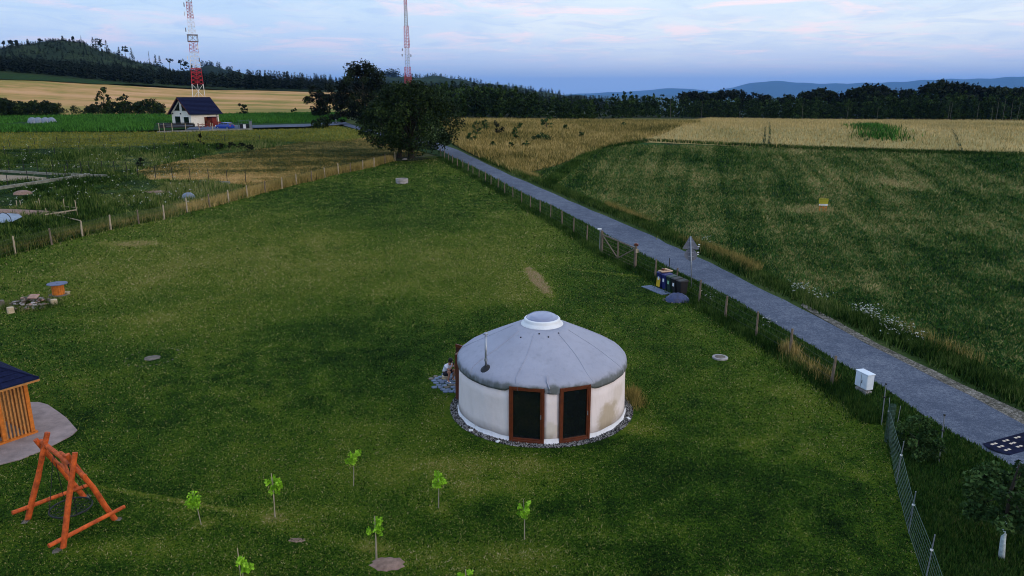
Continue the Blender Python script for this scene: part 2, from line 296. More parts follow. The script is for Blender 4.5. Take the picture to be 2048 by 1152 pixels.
def canvas(name, base, dirt, dirt_z=None, stains=()):
    m, nt, b = NT(name); N = nt.nodes
    tc = N.new('ShaderNodeTexCoord')
    def noise(s, det=5, st=(1, 1, 1)):
        mp = N.new('ShaderNodeMapping'); mp.inputs['Scale'].default_value = st; lk(nt, tc.outputs['Object'], mp.inputs[0])
        n = N.new('ShaderNodeTexNoise'); n.inputs['Scale'].default_value = s; n.inputs['Detail'].default_value = det; lk(nt, mp.outputs[0], n.inputs[0]); return n.outputs[0]
    def mr(v, a, b_, c=0, d=1):
        q = N.new('ShaderNodeMapRange'); q.interpolation_type = 'SMOOTHSTEP'; lk(nt, v, q.inputs[0])
        for i, x in enumerate((a, b_, c, d)): q.inputs[i+1].default_value = x
        return q.outputs[0]
    def mul(a, b_, op='MULTIPLY'):
        q = N.new('ShaderNodeMath'); q.operation = op
        for i, v in enumerate((a, b_)):
            if isinstance(v, (int, float)): q.inputs[i].default_value = v
            else: lk(nt, v, q.inputs[i])
        return q.outputs[0]
    def mix(f, a, c):
        q = N.new('ShaderNodeMix'); q.data_type = 'RGBA'
        if isinstance(f, (int, float)): q.inputs[0].default_value = f
        else: lk(nt, f, q.inputs[0])
        for v, i in ((a, 6), (c, 7)):
            if isinstance(v, tuple): q.inputs[i].default_value = (*v, 1)
            else: lk(nt, v, q.inputs[i])
        return q.outputs[2]
    col = mix(mul(mr(noise(1.2), .35, .7), .5), base, tuple(x * .82 for x in base))
    col = mix(mul(mr(noise(5, 6, (1, 1, .25)), .5, .8), .15), col, dirt)
    if dirt_z:
        sp_ = N.new('ShaderNodeSeparateXYZ'); lk(nt, tc.outputs['Object'], sp_.inputs[0])
        zn = mul(sp_.outputs[2], mul(mul(noise(2.5, 6), -.5, 'ADD'), .5), 'ADD')
        f = mul(mr(zn, dirt_z[0], dirt_z[1]), mr(noise(4.5, 6, (1, 1, .35)), .12, .55))
        col = mix(mul(f, .78), col, dirt)
    for (x, y, z, r, amt, cc) in stains:
        vm = N.new('ShaderNodeVectorMath'); vm.operation = 'DISTANCE'; lk(nt, tc.outputs['Object'], vm.inputs[0]); vm.inputs[1].default_value = (x, y, z)
        d = mul(vm.outputs['Value'], mul(mul(noise(2.2, 6), -.5, 'ADD'), 1.1), 'ADD')
        col = mix(mul(mr(d, r, r * .45), amt), col, cc)
    lk(nt, col, b.inputs['Base Color']); b.inputs['Roughness'].default_value = .75; b.inputs['Specular IOR Level'].default_value = .25
    bp = N.new('ShaderNodeBump'); bp.inputs['Distance'].default_value = .05; bp.inputs['Strength'].default_value = .6
    lk(nt, mul(noise(1.6, 4), mul(noise(9, 4, (1, 1, .4)), .25), 'ADD'), bp.inputs['Height']); lk(nt, bp.outputs[0], b.inputs['Normal'])
    return m

# ------------------------------------------------------------------ mesh helpers
def link(o, parent=None):
    C.objects.link(o)
    if parent: o.parent = parent
    return o
def npmesh(name, v, f, mat, tint=None, smooth=False, parent=None, ofs=None):
    v = np.asarray(v, np.float32); f = np.asarray(f, np.int32); k = f.shape[1]
    if parent is not None and ofs is None: v = v - np.array(parent.location, np.float32)
    me = bpy.data.meshes.new(name); me.vertices.add(len(v)); me.vertices.foreach_set('co', v.ravel())
    me.loops.add(f.size); me.loops.foreach_set('vertex_index', f.ravel()); me.polygons.add(len(f))
    me.polygons.foreach_set('loop_start', np.arange(0, f.size, k, dtype=np.int32))
    me.update(calc_edges=True); me.polygons.foreach_set('use_smooth', np.full(len(f), smooth))
    if tint is not None:
        a = me.attributes.new('tint', 'FLOAT', 'FACE'); a.data.foreach_set('value', np.asarray(tint, np.float32))
    me.materials.append(mat); o = bpy.data.objects.new(name, me); return link(o, parent)
class MB:
    def __init__(s): s.v = []; s.f = []
    def add(s, vs, fs):
        n = len(s.v); s.v += [Vector(x) for x in vs]; s.f += [tuple(i + n for i in f) for f in fs]; return s
    def box(s, c, d, rz=0, mat=None):
        c = Vector(c); h = Vector(d) / 2; m = mat or Matrix.Rotation(rz, 3, 'Z')
        vs = [c + m @ Vector((x*h.x, y*h.y, z*h.z)) for x in (-1, 1) for y in (-1, 1) for z in (-1, 1)]
        return s.add(vs, [(0, 1, 3, 2), (4, 6, 7, 5), (0, 4, 5, 1), (2, 3, 7, 6), (0, 2, 6, 4), (1, 5, 7, 3)])
    def beam(s, a, b, wd, ht):
        a = Vector(a); b = Vector(b); d = (b - a); q = d.to_track_quat('X', 'Z').to_matrix()
        return s.box((a + b) / 2, (d.length, wd, ht), mat=q)
    def tube(s, pts, rs, n=8, cap=True):
        pts = [Vector(p) for p in pts]
        if isinstance(rs, (int, float)): rs = [rs] * len(pts)
        base = len(s.v); up = Vector((0, 0, 1))
        for i, p in enumerate(pts):
            d = (pts[min(i+1, len(pts)-1)] - pts[max(i-1, 0)]).normalized()
            a = d.orthogonal().normalized() if abs(d.z) < .95 else Vector((1, 0, 0)) - d * d.x
            if abs(d.z) < .95: a = d.cross(up).normalized()
            a.normalize(); b = d.cross(a)
            for k in range(n):
                t = 2 * math.pi * k / n; s.v.append(p + (a * math.cos(t) + b * math.sin(t)) * rs[i])
        for i in range(len(pts) - 1):
            for k in range(n):
                q = base + i*n; s.f.append((q + k, q + (k+1) % n, q + n + (k+1) % n, q + n + k))
        if cap:
            s.f.append(tuple(base + k for k in range(n))[::-1]); s.f.append(tuple(base + (len(pts)-1)*n + k for k in range(n)))
        return s
    def lathe(s, prof, n=48, c=(0, 0, 0), closed=False, a0=0, a1=2*math.pi, fn=None):
        base = len(s.v); full = abs(a1 - a0 - 2*math.pi) < 1e-6; m = n if full else n + 1
        for (r, z) in prof:
            for k in range(m):
                a = a0 + (a1 - a0) * k / n; rr, zz = (r, z) if fn is None else fn(r, z, a)
                s.v.append(Vector((c[0] + rr*math.cos(a), c[1] + rr*math.sin(a), c[2] + zz)))
        for i in range(len(prof) - 1):
            for k in range(n):
                k2 = (k+1) % m; q = base + i*m; s.f.append((q + k, q + k2, q + m + k2, q + m + k))
        return s
    def prism(s, pts, z0, z1):
        n = len(pts); vs = [(p[0], p[1], z0) for p in pts] + [(p[0], p[1], z1) for p in pts]
        return s.add(vs, [tuple(range(n))[::-1], tuple(range(n, 2*n))] + [(i, (i+1) % n, n + (i+1) % n, n + i) for i in range(n)])
    def rock(s, c, d, seed=0):
        rd = random.Random(seed); c = Vector(c); bm = bmesh.new(); bmesh.ops.create_icosphere(bm, subdivisions=1, radius=.5)
        rz = Matrix.Rotation(rd.random()*6, 3, 'Z'); n = len(s.v)
        for v in bm.verts:
            k = 1 + rd.uniform(-.28, .22); q = Vector((v.co.x*d[0]*k, v.co.y*d[1]*k, v.co.z*d[2]*k)); s.v.append(c + rz @ q)
        for f in bm.faces: s.f.append(tuple(v.index + n for v in f.verts))
        bm.free(); return s
    def build(s, name, mat, parent=None, world=False, smooth=False, bevel=0):
        off = Vector(parent.location) if (parent is not None and world) else Vector((0, 0, 0))
        me = bpy.data.meshes.new(name); me.from_pydata([tuple(v - off) for v in s.v], [], s.f); me.materials.append(mat)
        if bevel or True:
            bm = bmesh.new(); bm.from_mesh(me)
            if bevel: bmesh.ops.bevel(bm, geom=[e for e in bm.edges], offset=bevel, segments=1, affect='EDGES', clamp_overlap=True)
            bmesh.ops.recalc_face_normals(bm, faces=bm.faces); bm.to_mesh(me); bm.free()
        if smooth: me.polygons.foreach_set('use_smooth', [True]*len(me.polygons))
        o = bpy.data.objects.new(name, me); return link(o, parent)
def T(name, label, cat, loc=(0, 0, 0), rz=0, group=None):
    o = bpy.data.objects.new(name, None); C.objects.link(o); o.location = loc; o.rotation_euler = (0, 0, rz); o.empty_display_size = .3
    return tag(o, label, cat, group)
def tag(o, label=None, cat=None, group=None, kind=None):
    if label: o['label'] = label
    if cat: o['category'] = cat
    if group: o['group'] = group
    if kind: o['kind'] = kind
    return o
def struct(o): o['kind'] = 'structure'; return o
def stuff(o, label, cat): return tag(o, label, cat, kind='stuff')
def copy_tree(o, parent=None):
    c = o.copy(); C.objects.link(c); c.parent = parent
    for ch in list(o.children): copy_tree(ch, c)
    return c
ORD = ['first', 'second', 'third', 'fourth', 'fifth', 'sixth', 'seventh', 'eighth', 'ninth', 'tenth', 'eleventh', 'twelfth', 'thirteenth', 'fourteenth', 'fifteenth', 'sixteenth', 'seventeenth', 'eighteenth', 'nineteenth', 'twentieth']

def inpoly(x, y, poly):
    ins = np.zeros(len(x), bool); n = len(poly)
    for i in range(n):
        x1, y1 = poly[i][0], poly[i][1]; x2, y2 = poly[(i+1) % n][0], poly[(i+1) % n][1]
        if y1 == y2: continue
        c = ((y1 > y) != (y2 > y)) & (x < (x2 - x1) * (y - y1) / (y2 - y1) + x1); ins ^= c
    return ins
def patch(name, pxpoly, off, mat, nr=70, na=70, world=False, jit=0):
    """a field or surface laid over the terrain inside an outline"""
    W = [Vector((p[0], p[1])) for p in (pxpoly if world else PW(pxpoly))]
    b = []
    for i in range(len(W)):
        a, c = W[i], W[(i+1) % len(W)]; L_ = (c - a).length; step = max(1.0, .03 * min(a.length, c.length)); k = max(1, int(L_ / step))
        for q in range(k):
            p = a.lerp(c, q / k); j = jit * min(3, max(1, p.length / 40))
            b.append(p + Vector((random.uniform(-j, j), random.uniform(-j, j))))
    bx = np.array([p.x for p in b]); by = np.array([p.y for p in b]); r = np.hypot(bx, by); az = np.arctan2(bx, by)
    g_r = np.geomspace(max(r.min(), 1), r.max(), nr); g_a = np.linspace(az.min(), az.max(), na)
    gx = (g_r[:, None] * np.sin(g_a)[None]).ravel(); gy = (g_r[:, None] * np.cos(g_a)[None]).ravel()
    k = inpoly(gx, gy, b); pts = b + [Vector((x, y)) for x, y in zip(gx[k], gy[k])]
    vo, eo, fo, *_ = delaunay_2d_cdt(pts, [(i, (i+1) % len(b)) for i in range(len(b))], [], 1, 1e-4)
    vx = np.array([v.x for v in vo]); vy = np.array([v.y for v in vo]); vz = tz(vx, vy) + off
    f = np.array([t for t in fo if len(t) == 3], np.int32)
    o = npmesh(name, np.stack([vx, vy, vz], 1), f, mat, smooth=True)
    return struct(o), [(p.x, p.y) for p in W]
def scatter(poly, n, rmin, rmax, p=0.0, excl=()):
    """random points in a polygon, denser towards the viewer"""
    X = np.array([q[0] for q in poly]); Y = np.array([q[1] for q in poly]); az = np.arctan2(X, Y)
    a0, a1 = max(az.min(), -.75), min(az.max(), .75); ox = []; oy = []; got = 0; tries = 0
    while got < n and tries < 60:
        u = rng.random(n); tries += 1
        r = rmin * (rmax / rmin) ** (u if p == 0 else u ** p); a = rng.uniform(a0, a1, n)
        x = r * np.sin(a); y = r * np.cos(a); k = inpoly(x, y, poly)
        for e in excl: k &= ~e(x, y)
        ox.append(x[k]); oy.append(y[k]); got += k.sum()
    x = np.concatenate(ox)[:n]; y = np.concatenate(oy)[:n]; return x, y
def blades(x, y, h0, h1, w0, w1, lean=.35, off=0.0, tintc=None, scale_r=0):
    n = len(x); z = tz(x, y) + off; r = np.hypot(x, y); s = 1 + scale_r * np.maximum(r - 20, 0) / 50
    h = rng.uniform(h0, h1, n) * np.minimum(s, 3); wd = rng.uniform(w0, w1, n) * s; a = rng.uniform(0, 2*np.pi, n)
    dx, dy = np.cos(a)*wd/2, np.sin(a)*wd/2; la = rng.uniform(0, 2*np.pi, n); ll = rng.uniform(0, lean, n) * h
    A = np.stack([x-dx, y-dy, z], 1); B = np.stack([x+dx, y+dy, z], 1); T_ = np.stack([x+np.cos(la)*ll, y+np.sin(la)*ll, z+h], 1)
    v = np.stack([A, B, T_], 1).reshape(-1, 3); f = np.arange(3*n).reshape(-1, 3)
    t = rng.random(n) if tintc is None else tintc
    return v, f, t
def bl(name, mat, label, cat, *parts):
    v = np.concatenate([p[0] for p in parts]); t = np.concatenate([p[2] for p in parts]); f = np.arange(len(v)).reshape(-1, 3)
    return stuff(npmesh(name, v, f, mat, tint=t), label, cat)
def leaves(cent, size, n, spread, flat=1.0, seed=0, droop=0):
    """n leaf-sized triangles gathered round clump centres"""
    rg = np.random.default_rng(seed); cent = np.asarray(cent); idx = rg.integers(0, len(cent), n)
    sp_ = spread if np.isscalar(spread) else np.asarray(spread)[idx][:, None]
    d = rg.normal(size=(n, 3)); d /= np.linalg.norm(d, axis=1)[:, None]; d *= (rg.random((n, 1)) ** .45) * sp_; d[:, 2] *= flat
    c = cent[idx] + d; c[:, 2] -= droop * np.hypot(d[:, 0], d[:, 1])
    s = size * rg.uniform(.6, 1.5, (n, 1))
    a = rg.normal(size=(n, 3)); a /= np.linalg.norm(a, axis=1)[:, None]; b = np.cross(a, rg.normal(size=(n, 3))); b /= np.linalg.norm(b, axis=1)[:, None]
    v = np.stack([c - a*s*.5, c + a*s*.5, c + b*s*.9], 1)
    ct = rg.random(len(cent)) * .6; t = np.clip(ct[idx] + rg.random(n) * .5, 0, 1)
    return v.reshape(-1, 3), t
def tree_parts(seed, H, W, base, n, leaf, clumps=40, shape='round', trunk_r=None, lobes=None):
    rd = random.Random(seed); rg = np.random.default_rng(seed)
    tr = trunk_r or H * .022; mb = MB(); bend = [Vector((rd.uniform(-.03, .03)*H, rd.uniform(-.03, .03)*H, 0)) for _ in range(4)]
    top = H * .8; pts = [Vector((0, 0, -.25))] + [Vector((0, 0, top * k / 4)) + bend[k-1] * (k/4) for k in range(1, 5)]
    mb.tube(pts, [tr*1.5, tr, tr*.8, tr*.5, tr*.2], 7)
    cent = []; spr = []
    for k in range(clumps):
        u = rd.random(); ang = rd.uniform(0, 2*math.pi)
        if shape == 'round':
            zz = base + (H - base) * (u ** .8); t = (zz - base) / (H - base); prof = math.sqrt(max(0, 1 - (2*t - .85)**2 / 1.4))
        elif shape == 'cone':
            zz = base + (H - base) * (u ** 1.4); t = (zz - base) / (H - base); prof = (1 - t) * .95 + .06
        elif shape == 'vase':
            zz = base + (H - base) * u; t = (zz - base) / (H - base); prof = .3 + .7*math.sin(min(1, t*1.1)*math.pi*.75)
        elif shape == 'flat':
            zz = base + (H - base) * (u ** .6); t = (zz - base) / (H - base); prof = .4 + .6*t
        else:
            zz = base + (H - base) * u; t = u; prof = math.sqrt(max(0, 1 - (2*t - 1)**2)) * .9 + .1
        rr = W/2 * prof * (rd.random() ** .4); c = Vector((rr*math.cos(ang), rr*math.sin(ang), zz)); cent.append(tuple(c)); spr.append(W * rd.uniform(.07, .15) * (1.15 if shape != 'cone' else .8))
        if k % 2 == 0 and rr > W*.12:
            z0 = max(base*.6, zz - rr * rd.uniform(.5, .9)); st = Vector((0, 0, min(z0, top*.9)))
            mb.tube([st, st.lerp(c, .55) + Vector((0, 0, .03*H)), c], [tr*.42, tr*.25, tr*.06], 5, cap=False)
    if lobes: cent += [l[:3] for l in lobes]; spr += [l[3] for l in lobes]
    v, t = leaves(np.array(cent), leaf, n, np.array(spr), .8, seed)
    return mb, v, t
def tree(name, label, cat, loc, seed, H, W, base, n, leaf, clumps=40, shape='round', mat='leaf_oak', bark='bark', group=None, trunk_r=None, lobes=None):
    mb, v, t = tree_parts(seed, H, W, base, n, leaf, clumps, shape, trunk_r, lobes)
    o = T(name, label, cat, loc, 0, group); mb.build('trunk', M[bark], o, smooth=True)
    npmesh('crown', v, np.arange(len(v)).reshape(-1, 3), M[mat], tint=t, parent=o, ofs=0); return o
def conifer(seed, H, W, n, size, bare=.1, sparse=0):
    rg = np.random.default_rng(seed); u = rg.random(n)**.8; z = H*bare + H*(1-bare)*u; r = W/2*(1-u)**.8*rg.random(n)**.4; a = rg.uniform(0, 2*np.pi, n)
    c = np.stack([r*np.cos(a), r*np.sin(a), z], 1); s = size * rg.uniform(.6, 1.4, (n, 1)) * (1.1 - .7*u[:, None])
    out = np.stack([np.cos(a), np.sin(a), -.45*np.ones(n)], 1); side = np.stack([-np.sin(a), np.cos(a), rg.uniform(-.3, .3, n)], 1)
    v = np.stack([c - side*s*.5, c + side*s*.5, c + out*s*.9], 1)
    v2 = np.array([[[-.12, 0, 0], [.12, 0, 0], [0, 0, H]], [[0, -.12, 0], [0, .12, 0], [0, 0, H]]]) * np.array([W*.25, W*.25, 1])
    v = np.concatenate([v, v2]); t = np.concatenate([rg.random(n), [.1, .1]]); return v.reshape(-1, 3), t
def mass(name, mat, label, cat, protos, xs, ys, scl, zoff=0, sq=.15):
    """a wood seen as one mass: real crowns, all in one object"""
    V = []; Tt = []
    for x, y, s in zip(xs, ys, scl):
        v, t = protos[random.randrange(len(protos))]; a = random.uniform(0, 6.28); ca, sa = math.cos(a), math.sin(a); sx = s * random.uniform(1-sq, 1+sq)
        q = np.stack([(v[:, 0]*ca - v[:, 1]*sa)*sx + x, (v[:, 0]*sa + v[:, 1]*ca)*sx + y, v[:, 2]*s + Z(x, y) + zoff], 1); V.append(q); Tt.append(np.clip(t + random.uniform(-.25, .2), 0, 1))
    v = np.concatenate(V); return stuff(npmesh(name, v, np.arange(len(v)).reshape(-1, 3), M[mat], tint=np.concatenate(Tt)), label, cat)
# ================================================================== GROUND
def ground():
    az = np.concatenate([np.linspace(-math.pi, -.8, 30)[:-1], np.linspace(-.8, .8, 300), np.linspace(.8, math.pi, 30)[1:]])
    r = np.concatenate([np.linspace(0, 20, 6), np.geomspace(22, 1700, 190), np.geomspace(1800, 42000, 30)])
    A, RD = np.meshgrid(az, r); x = (RD*np.sin(A)).ravel(); y = (RD*np.cos(A)).ravel(); z = tz(x, y) - .02 - np.clip((np.hypot(x, y) - 60)/200, 0, 1)*.25
    m, n = len(r), len(az); i = np.arange(m-1)[:, None]*n + np.arange(n-1)[None]; f = np.stack([i, i+1, i+n+1, i+n], -1).reshape(-1, 4)
    struct(npmesh('ground', np.stack([x, y, z], 1), f, M['ground'], smooth=True))
ground()
FENCE_L = [(-340, 640), (-120, 553), (31, 508), (104, 490), (165, 473), (222, 460), (278, 448), (329, 439), (375, 425), (420, 415), (458, 405), (495, 395), (530, 385), (564, 378), (593, 369), (623, 363), (650, 355), (677, 348), (701, 344), (726, 339), (748, 334), (770, 327), (790, 322)]
FENCE_R = [(882, 315), (889, 319), (897, 323), (905, 328), (915, 335), (926, 338), (936, 344), (946, 350), (958, 357), (971, 364), (982, 371), (996, 378), (1009.5, 388), (1026, 398), (1043.5, 407), (1061, 418), (1080, 428), (1101, 438), (1124, 452), (1147, 466), (1173.5, 484), (1203, 503)]
FENCE_R2 = [(1270, 537), (1310, 556), (1351.5, 577), (1398, 605), (1450, 638), (1512, 674), (1579, 714), (1662, 771)]
lawn_px = [(-2600, 1500), (-900, 900)] + FENCE_L + [(830, 315), (870, 312)] + FENCE_R + FENCE_R2 + [(1764, 848), (1792, 969), (1817, 1067), (1850, 1160), (1960, 1500), (1400, 2200), (400, 2200)]
lawn, lawn_w = patch('lawn', lawn_px, .012, M['lawn'], 110, 110)
ROAD_L = [(2500, 1215), (2200, 1040), (1992, 916), (1950, 891), (1859, 840), (1748, 764), (1669, 720), (1558, 654), (1473, 603), (1414, 572), (1356, 545), (1274, 503), (1174, 449), (1109, 415), (1024, 376), (965, 344), (925, 325), (897, 309), (860, 294), (820, 283), (785, 276), (745, 267), (712, 258), (690, 252), (672, 247)]
ROAD_R = [(2700, 1180), (2300, 985), (2130, 892), (2048, 850), (1935, 791), (1843, 745), (1735, 689), (1663, 649), (1568, 600), (1514, 576), (1424, 527), (1374, 506), (1299, 470), (1224, 438), (1124, 395), (1024, 352), (987, 335), (950, 317), (915, 300), (880, 287), (840, 278), (795, 271), (755, 264), (722, 255), (702, 249), (690, 244)]
road, road_w = patch('road', ROAD_L + ROAD_R[::-1], .035, M['asphalt'], 110, 110, jit=.05)
verge_px = FENCE_R + FENCE_R2 + [(1764, 848), (1792, 969), (1850, 1160), (1960, 1500), (3400, 1600)] + ROAD_L + [(800, 290), (850, 304)]
verge, verge_w = patch('roadside_verge', verge_px, .006, M['verge'], 90, 80)
sh_px = [(2700, 1180), (2300, 985), (2130, 892), (2048, 850), (1935, 791), (1843, 745), (1735, 689), (1663, 649), (1600, 612), (1604, 607), (1674, 643), (1758, 689), (1868, 742), (1962, 787), (2048, 826), (2140, 858), (2320, 950), (2750, 1150)]
shoulder, sh_w = patch('gravel_shoulder', sh_px, .024, M['shoulder'], 60, 40, jit=.04)
FLD_BACK = [(1275, 282), (1400, 287), (1540, 293), (1700, 297), (1900, 303), (2048, 308), (2400, 316)]
stub_px = [(2750, 1150), (2320, 950), (2048, 800), (1843, 712), (1700, 632), (1568, 570), (1424, 508), (1299, 455), (1200, 412), (1124, 382), (1060, 358), (1050, 350), (1110, 334), (1165, 314), (1215, 297)] + FLD_BACK + [(3400, 600), (3600, 900)]
stub, stub_w = patch('stubble_field', stub_px, .02, M['stub'], 80, 80)
gold_px = [(905, 288), (950, 312), (1024, 345), (1056, 345), (1110, 332), (1165, 312), (1215, 295), (1275, 284), (1330, 268), (1400, 246), (1395, 236), (1300, 235), (1200, 238), (1100, 238), (1000, 236), (920, 236), (880, 245)]
gold, gold_w = patch('golden_meadow', gold_px, .05, M['golden'], 60, 60)
wheat_px = [(1250, 284), (1400, 290), (1540, 296), (1700, 300), (1900, 306), (2048, 311), (2500, 322), (2500, 243), (2048, 241), (1800, 240), (1600, 239), (1420, 236), (1350, 256), (1290, 272)]
wheat, wheat_w = patch('wheat_field', wheat_px, .10, M['wheat'], 60, 60)
lush_px = [(1718, 254), (1740, 251), (1765, 256), (1782, 266), (1780, 280), (1745, 281), (1735, 275), (1750, 268), (1735, 260)]
lush, lush_w = patch('lush_weed_patch', lush_px, .16, M['corn'], 14, 14, jit=1.6)
for (a, b_) in (((1528, 293), (1530, 239)), ((1538, 293), (1539, 239)), ((1925, 306), (1870, 241))):
    p, q = P(*a), P(*b_); s = .22
    o, _ = patch('tractor_track', [(p.x-s, p.y), (p.x+s, p.y), (q.x+s, q.y), (q.x-s, q.y)], .16, M['weeds'], 20, 4, world=True)
# left side fields
wl_px = [(-900, 158), (-60, 160), (100, 163), (250, 173), (500, 182), (600, 184), (700, 184), (900, 190), (900, 228), (640, 226), (430, 232), (330, 232), (100, 232), (-900, 232)]
wl, wl_w = patch('grain_field', wl_px, .35, M['wheat_left'], 60, 70)
strip, _ = patch('green_crop_strip', [(-900, 144), (-60, 148), (60, 152), (200, 164), (262, 171), (200, 171), (100, 165), (-60, 162), (-900, 160)], .7, M['verge'], 14, 60)
isl, isl_w = patch('scrub_strip', [(540, 179), (560, 175), (620, 175), (690, 179), (690, 184), (600, 184)], .6, M['weeds'], 10, 30)
corn_px = [(-900, 232), (100, 233), (330, 232), (430, 231), (640, 228), (700, 230), (690, 243), (672, 247), (640, 250), (560, 252), (440, 254), (340, 262), (200, 265), (0, 266), (-900, 268)]
corn, corn_w = patch('maize_field', corn_px, .22, M['corn'], 50, 70)
yard, yard_w = patch('farmyard_drive', [(372, 262), (440, 262), (520, 258), (610, 256), (640, 254), (672, 253), (690, 250), (676, 246), (640, 249), (600, 251), (500, 253), (440, 252), (395, 250)], .30, M['asphalt'], 20, 40)
ol_px = [(-900, 268), (0, 266), (200, 265), (372, 264), (520, 260), (610, 258), (672, 252), (712, 260), (745, 270), (700, 283), (560, 285), (300, 292), (0, 300), (-900, 310)]
ol, ol_w = patch('olive_meadow', ol_px, .05, M['olive'], 40, 60)
mw_px = [(270, 344), (300, 335), (420, 312), (540, 296), (600, 285), (700, 279), (748, 273), (785, 283), (830, 300), (850, 308), (790, 318), (748, 327), (701, 337), (650, 347), (593, 360), (530, 371), (495, 375), (455, 368), (380, 362), (300, 360)]
mw, mw_w = patch('mown_hay_meadow', mw_px, .04, M['mown'], 50, 60)
wd_px = [(-900, 310), (0, 300), (300, 292), (560, 285), (610, 285), (540, 296), (420, 312), (300, 335), (270, 344), (300, 360), (380, 362), (455, 368), (500, 378), (495, 392), (458, 402), (420, 412), (375, 422), (329, 436), (278, 445), (222, 457), (165, 470), (104, 487), (31, 505), (-120, 550), (-340, 637), (-900, 700)]
wd, wd_w = patch('weedy_allotments', wd_px, .025, M['weeds'], 70, 70)
fl_, _ = patch('forest_floor', [(878, 246), (920, 237), (1000, 237), (1100, 239), (1200, 239), (1300, 236), (1420, 237), (1600, 240), (1800, 241), (2048, 242), (2500, 244), (2500, 214), (2048, 212), (1400, 210), (1150, 208), (900, 214)], .12, M['woods_floor'], 30, 80)
# wooded hill left of the frame centre and its skirt
def hillpatch():
    az = np.arctan((np.linspace(-900, 1500, 150) - 1024) / 1515); r = np.geomspace(455, 1550, 60)
    A, RD = np.meshgrid(az, r); x = (RD*np.sin(A)).ravel(); y = (RD*np.cos(A)).ravel(); z = tz(x, y) + .6
    m, n = len(r), len(az); i = np.arange(m-1)[:, None]*n + np.arange(n-1)[None]; f = np.stack([i, i+1, i+n+1, i+n], -1).reshape(-1, 4)
    return x, y, z, f
hx, hy, hz, hf = hillpatch()
struct(npmesh('wooded_hill', np.stack([hx, hy, hz], 1), hf, M['hillmat'], smooth=True))
def ridge(name, r0, prof, width, mat, amp, base=-80, rows=16, sub=9):
    px = np.array([p[0] for p in prof], float); py = np.array([p[1] for p in prof], float)
    u = np.linspace(px[0], px[-1], (len(prof)-1)*sub*2+1); yy = np.interp(u, px, py)
    k = np.ones(9)/9; yy = np.convolve(np.pad(yy, 4, 'edge'), k, 'valid')
    ang = np.arctan((576 - yy)/F) - PITCH; az = np.arctan((u - 1024)/F/(cp - (yy - 576)/F*sp))
    zc = CAMZ + r0*np.cos(az)*np.tan(ang) + np.sin(u*.11)*amp*.3 + np.sin(u*.037+1)*amp*.4
    V = []
    for i in range(rows):
        t = (i/(rows-1))*2 - 1; s = math.cos(t*math.pi/2)**1.3; rr = r0 + t*width*(1 + .12*np.sin(u*.05)); z = base + (zc - base)*s + amp*np.sin(u*.09+i*1.7)*s*(1-s)*2
        V.append(np.stack([rr*np.sin(az), rr*np.cos(az), z], 1))
    n = len(u); i = np.arange(rows-1)[:, None]*n + np.arange(n-1)[None]; f = np.stack([i, i+1, i+n+1, i+n], -1).reshape(-1, 4)
    return struct(npmesh(name, np.concatenate(V), f, mat, smooth=True))
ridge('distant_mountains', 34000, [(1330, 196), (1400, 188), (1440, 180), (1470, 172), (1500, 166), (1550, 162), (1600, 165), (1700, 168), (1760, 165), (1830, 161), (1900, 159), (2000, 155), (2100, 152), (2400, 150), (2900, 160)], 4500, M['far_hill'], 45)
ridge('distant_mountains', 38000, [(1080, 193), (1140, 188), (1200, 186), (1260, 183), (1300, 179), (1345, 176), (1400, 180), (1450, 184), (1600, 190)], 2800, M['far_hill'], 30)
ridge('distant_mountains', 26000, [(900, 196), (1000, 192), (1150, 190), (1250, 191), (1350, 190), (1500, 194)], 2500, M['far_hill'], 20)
ridge('far_wooded_ridge', 2400, [(640, 180), (700, 160), (755, 150), (800, 152), (830, 156), (870, 153), (920, 158), (1000, 172), (1080, 183), (1170, 192)], 600, M['hillmat'], 6)
ridge('far_wooded_ridge', 1900, [(330, 150), (380, 141), (410, 132), (430, 131), (460, 140), (500, 150), (560, 162)], 350, M['hillmat'], 4, base=-20)

# ================================================================== AIR
hz_ = MB(); hz_.box((0, 18000, 520), (90000, 78000, 1280)); ho = hz_.build('haze', M['white'])
hm = bpy.data.materials.new('air'); hm.use_nodes = True; hm.node_tree.nodes.clear()
_o = hm.node_tree.nodes.new('ShaderNodeOutputMaterial'); _v = hm.node_tree.nodes.new('ShaderNodeVolumePrincipled')
_v.inputs['Color'].default_value = (.20, .48, 1, 1); _v.inputs['Density'].default_value = 3.2e-5; _v.inputs['Anisotropy'].default_value = .1
lk(hm.node_tree, _v.outputs[0], _o.inputs['Volume']); ho.data.materials[0] = hm; tag(ho, 'thin bluish air over the far hills', 'haze', kind='stuff')

# ================================================================== WOODS
def leafproto(seed, H, W, base, n, leaf, clumps, shape):
    _, v, t = tree_parts(seed, H, W, base, n, leaf, clumps, shape); return v, t
young = [leafproto(100+i, 8.2+(i % 3)*.9, 3.8, .3, 330, .55, 16, ('vase', 'oval', 'cone')[i % 3]) for i in range(7)]
con = [conifer(200+i, 16, 6, 80, 2.4, .05) for i in range(5)]
conb = [conifer(220+i, 15, 7, 26, 4.6, .0) for i in range(5)]
def az_px(px, py=190): return math.atan((px - 1024)/F / (cp - (py - 576)/F*sp))
def band(n, p0, p1, r0f, r1f, jitter=1):
    xs = []; ys = []
    for k in range(n):
        px = p0 + (p1 - p0) * random.random(); r0, r1 = r0f(px), r1f(px); r = r0 + (r1 - r0) * random.random()**1.3; a = az_px(px); xs.append(r*math.sin(a)); ys.append(r*math.cos(a))
    return xs, ys
edge = [(860, 242), (920, 237), (1000, 238), (1100, 240), (1200, 240), (1300, 236), (1420, 237), (1600, 240), (1800, 241), (2048, 242), (2300, 243)]
_eh = [(e[0], math.hypot(*P(e[0], e[1])[:2])) for e in edge]
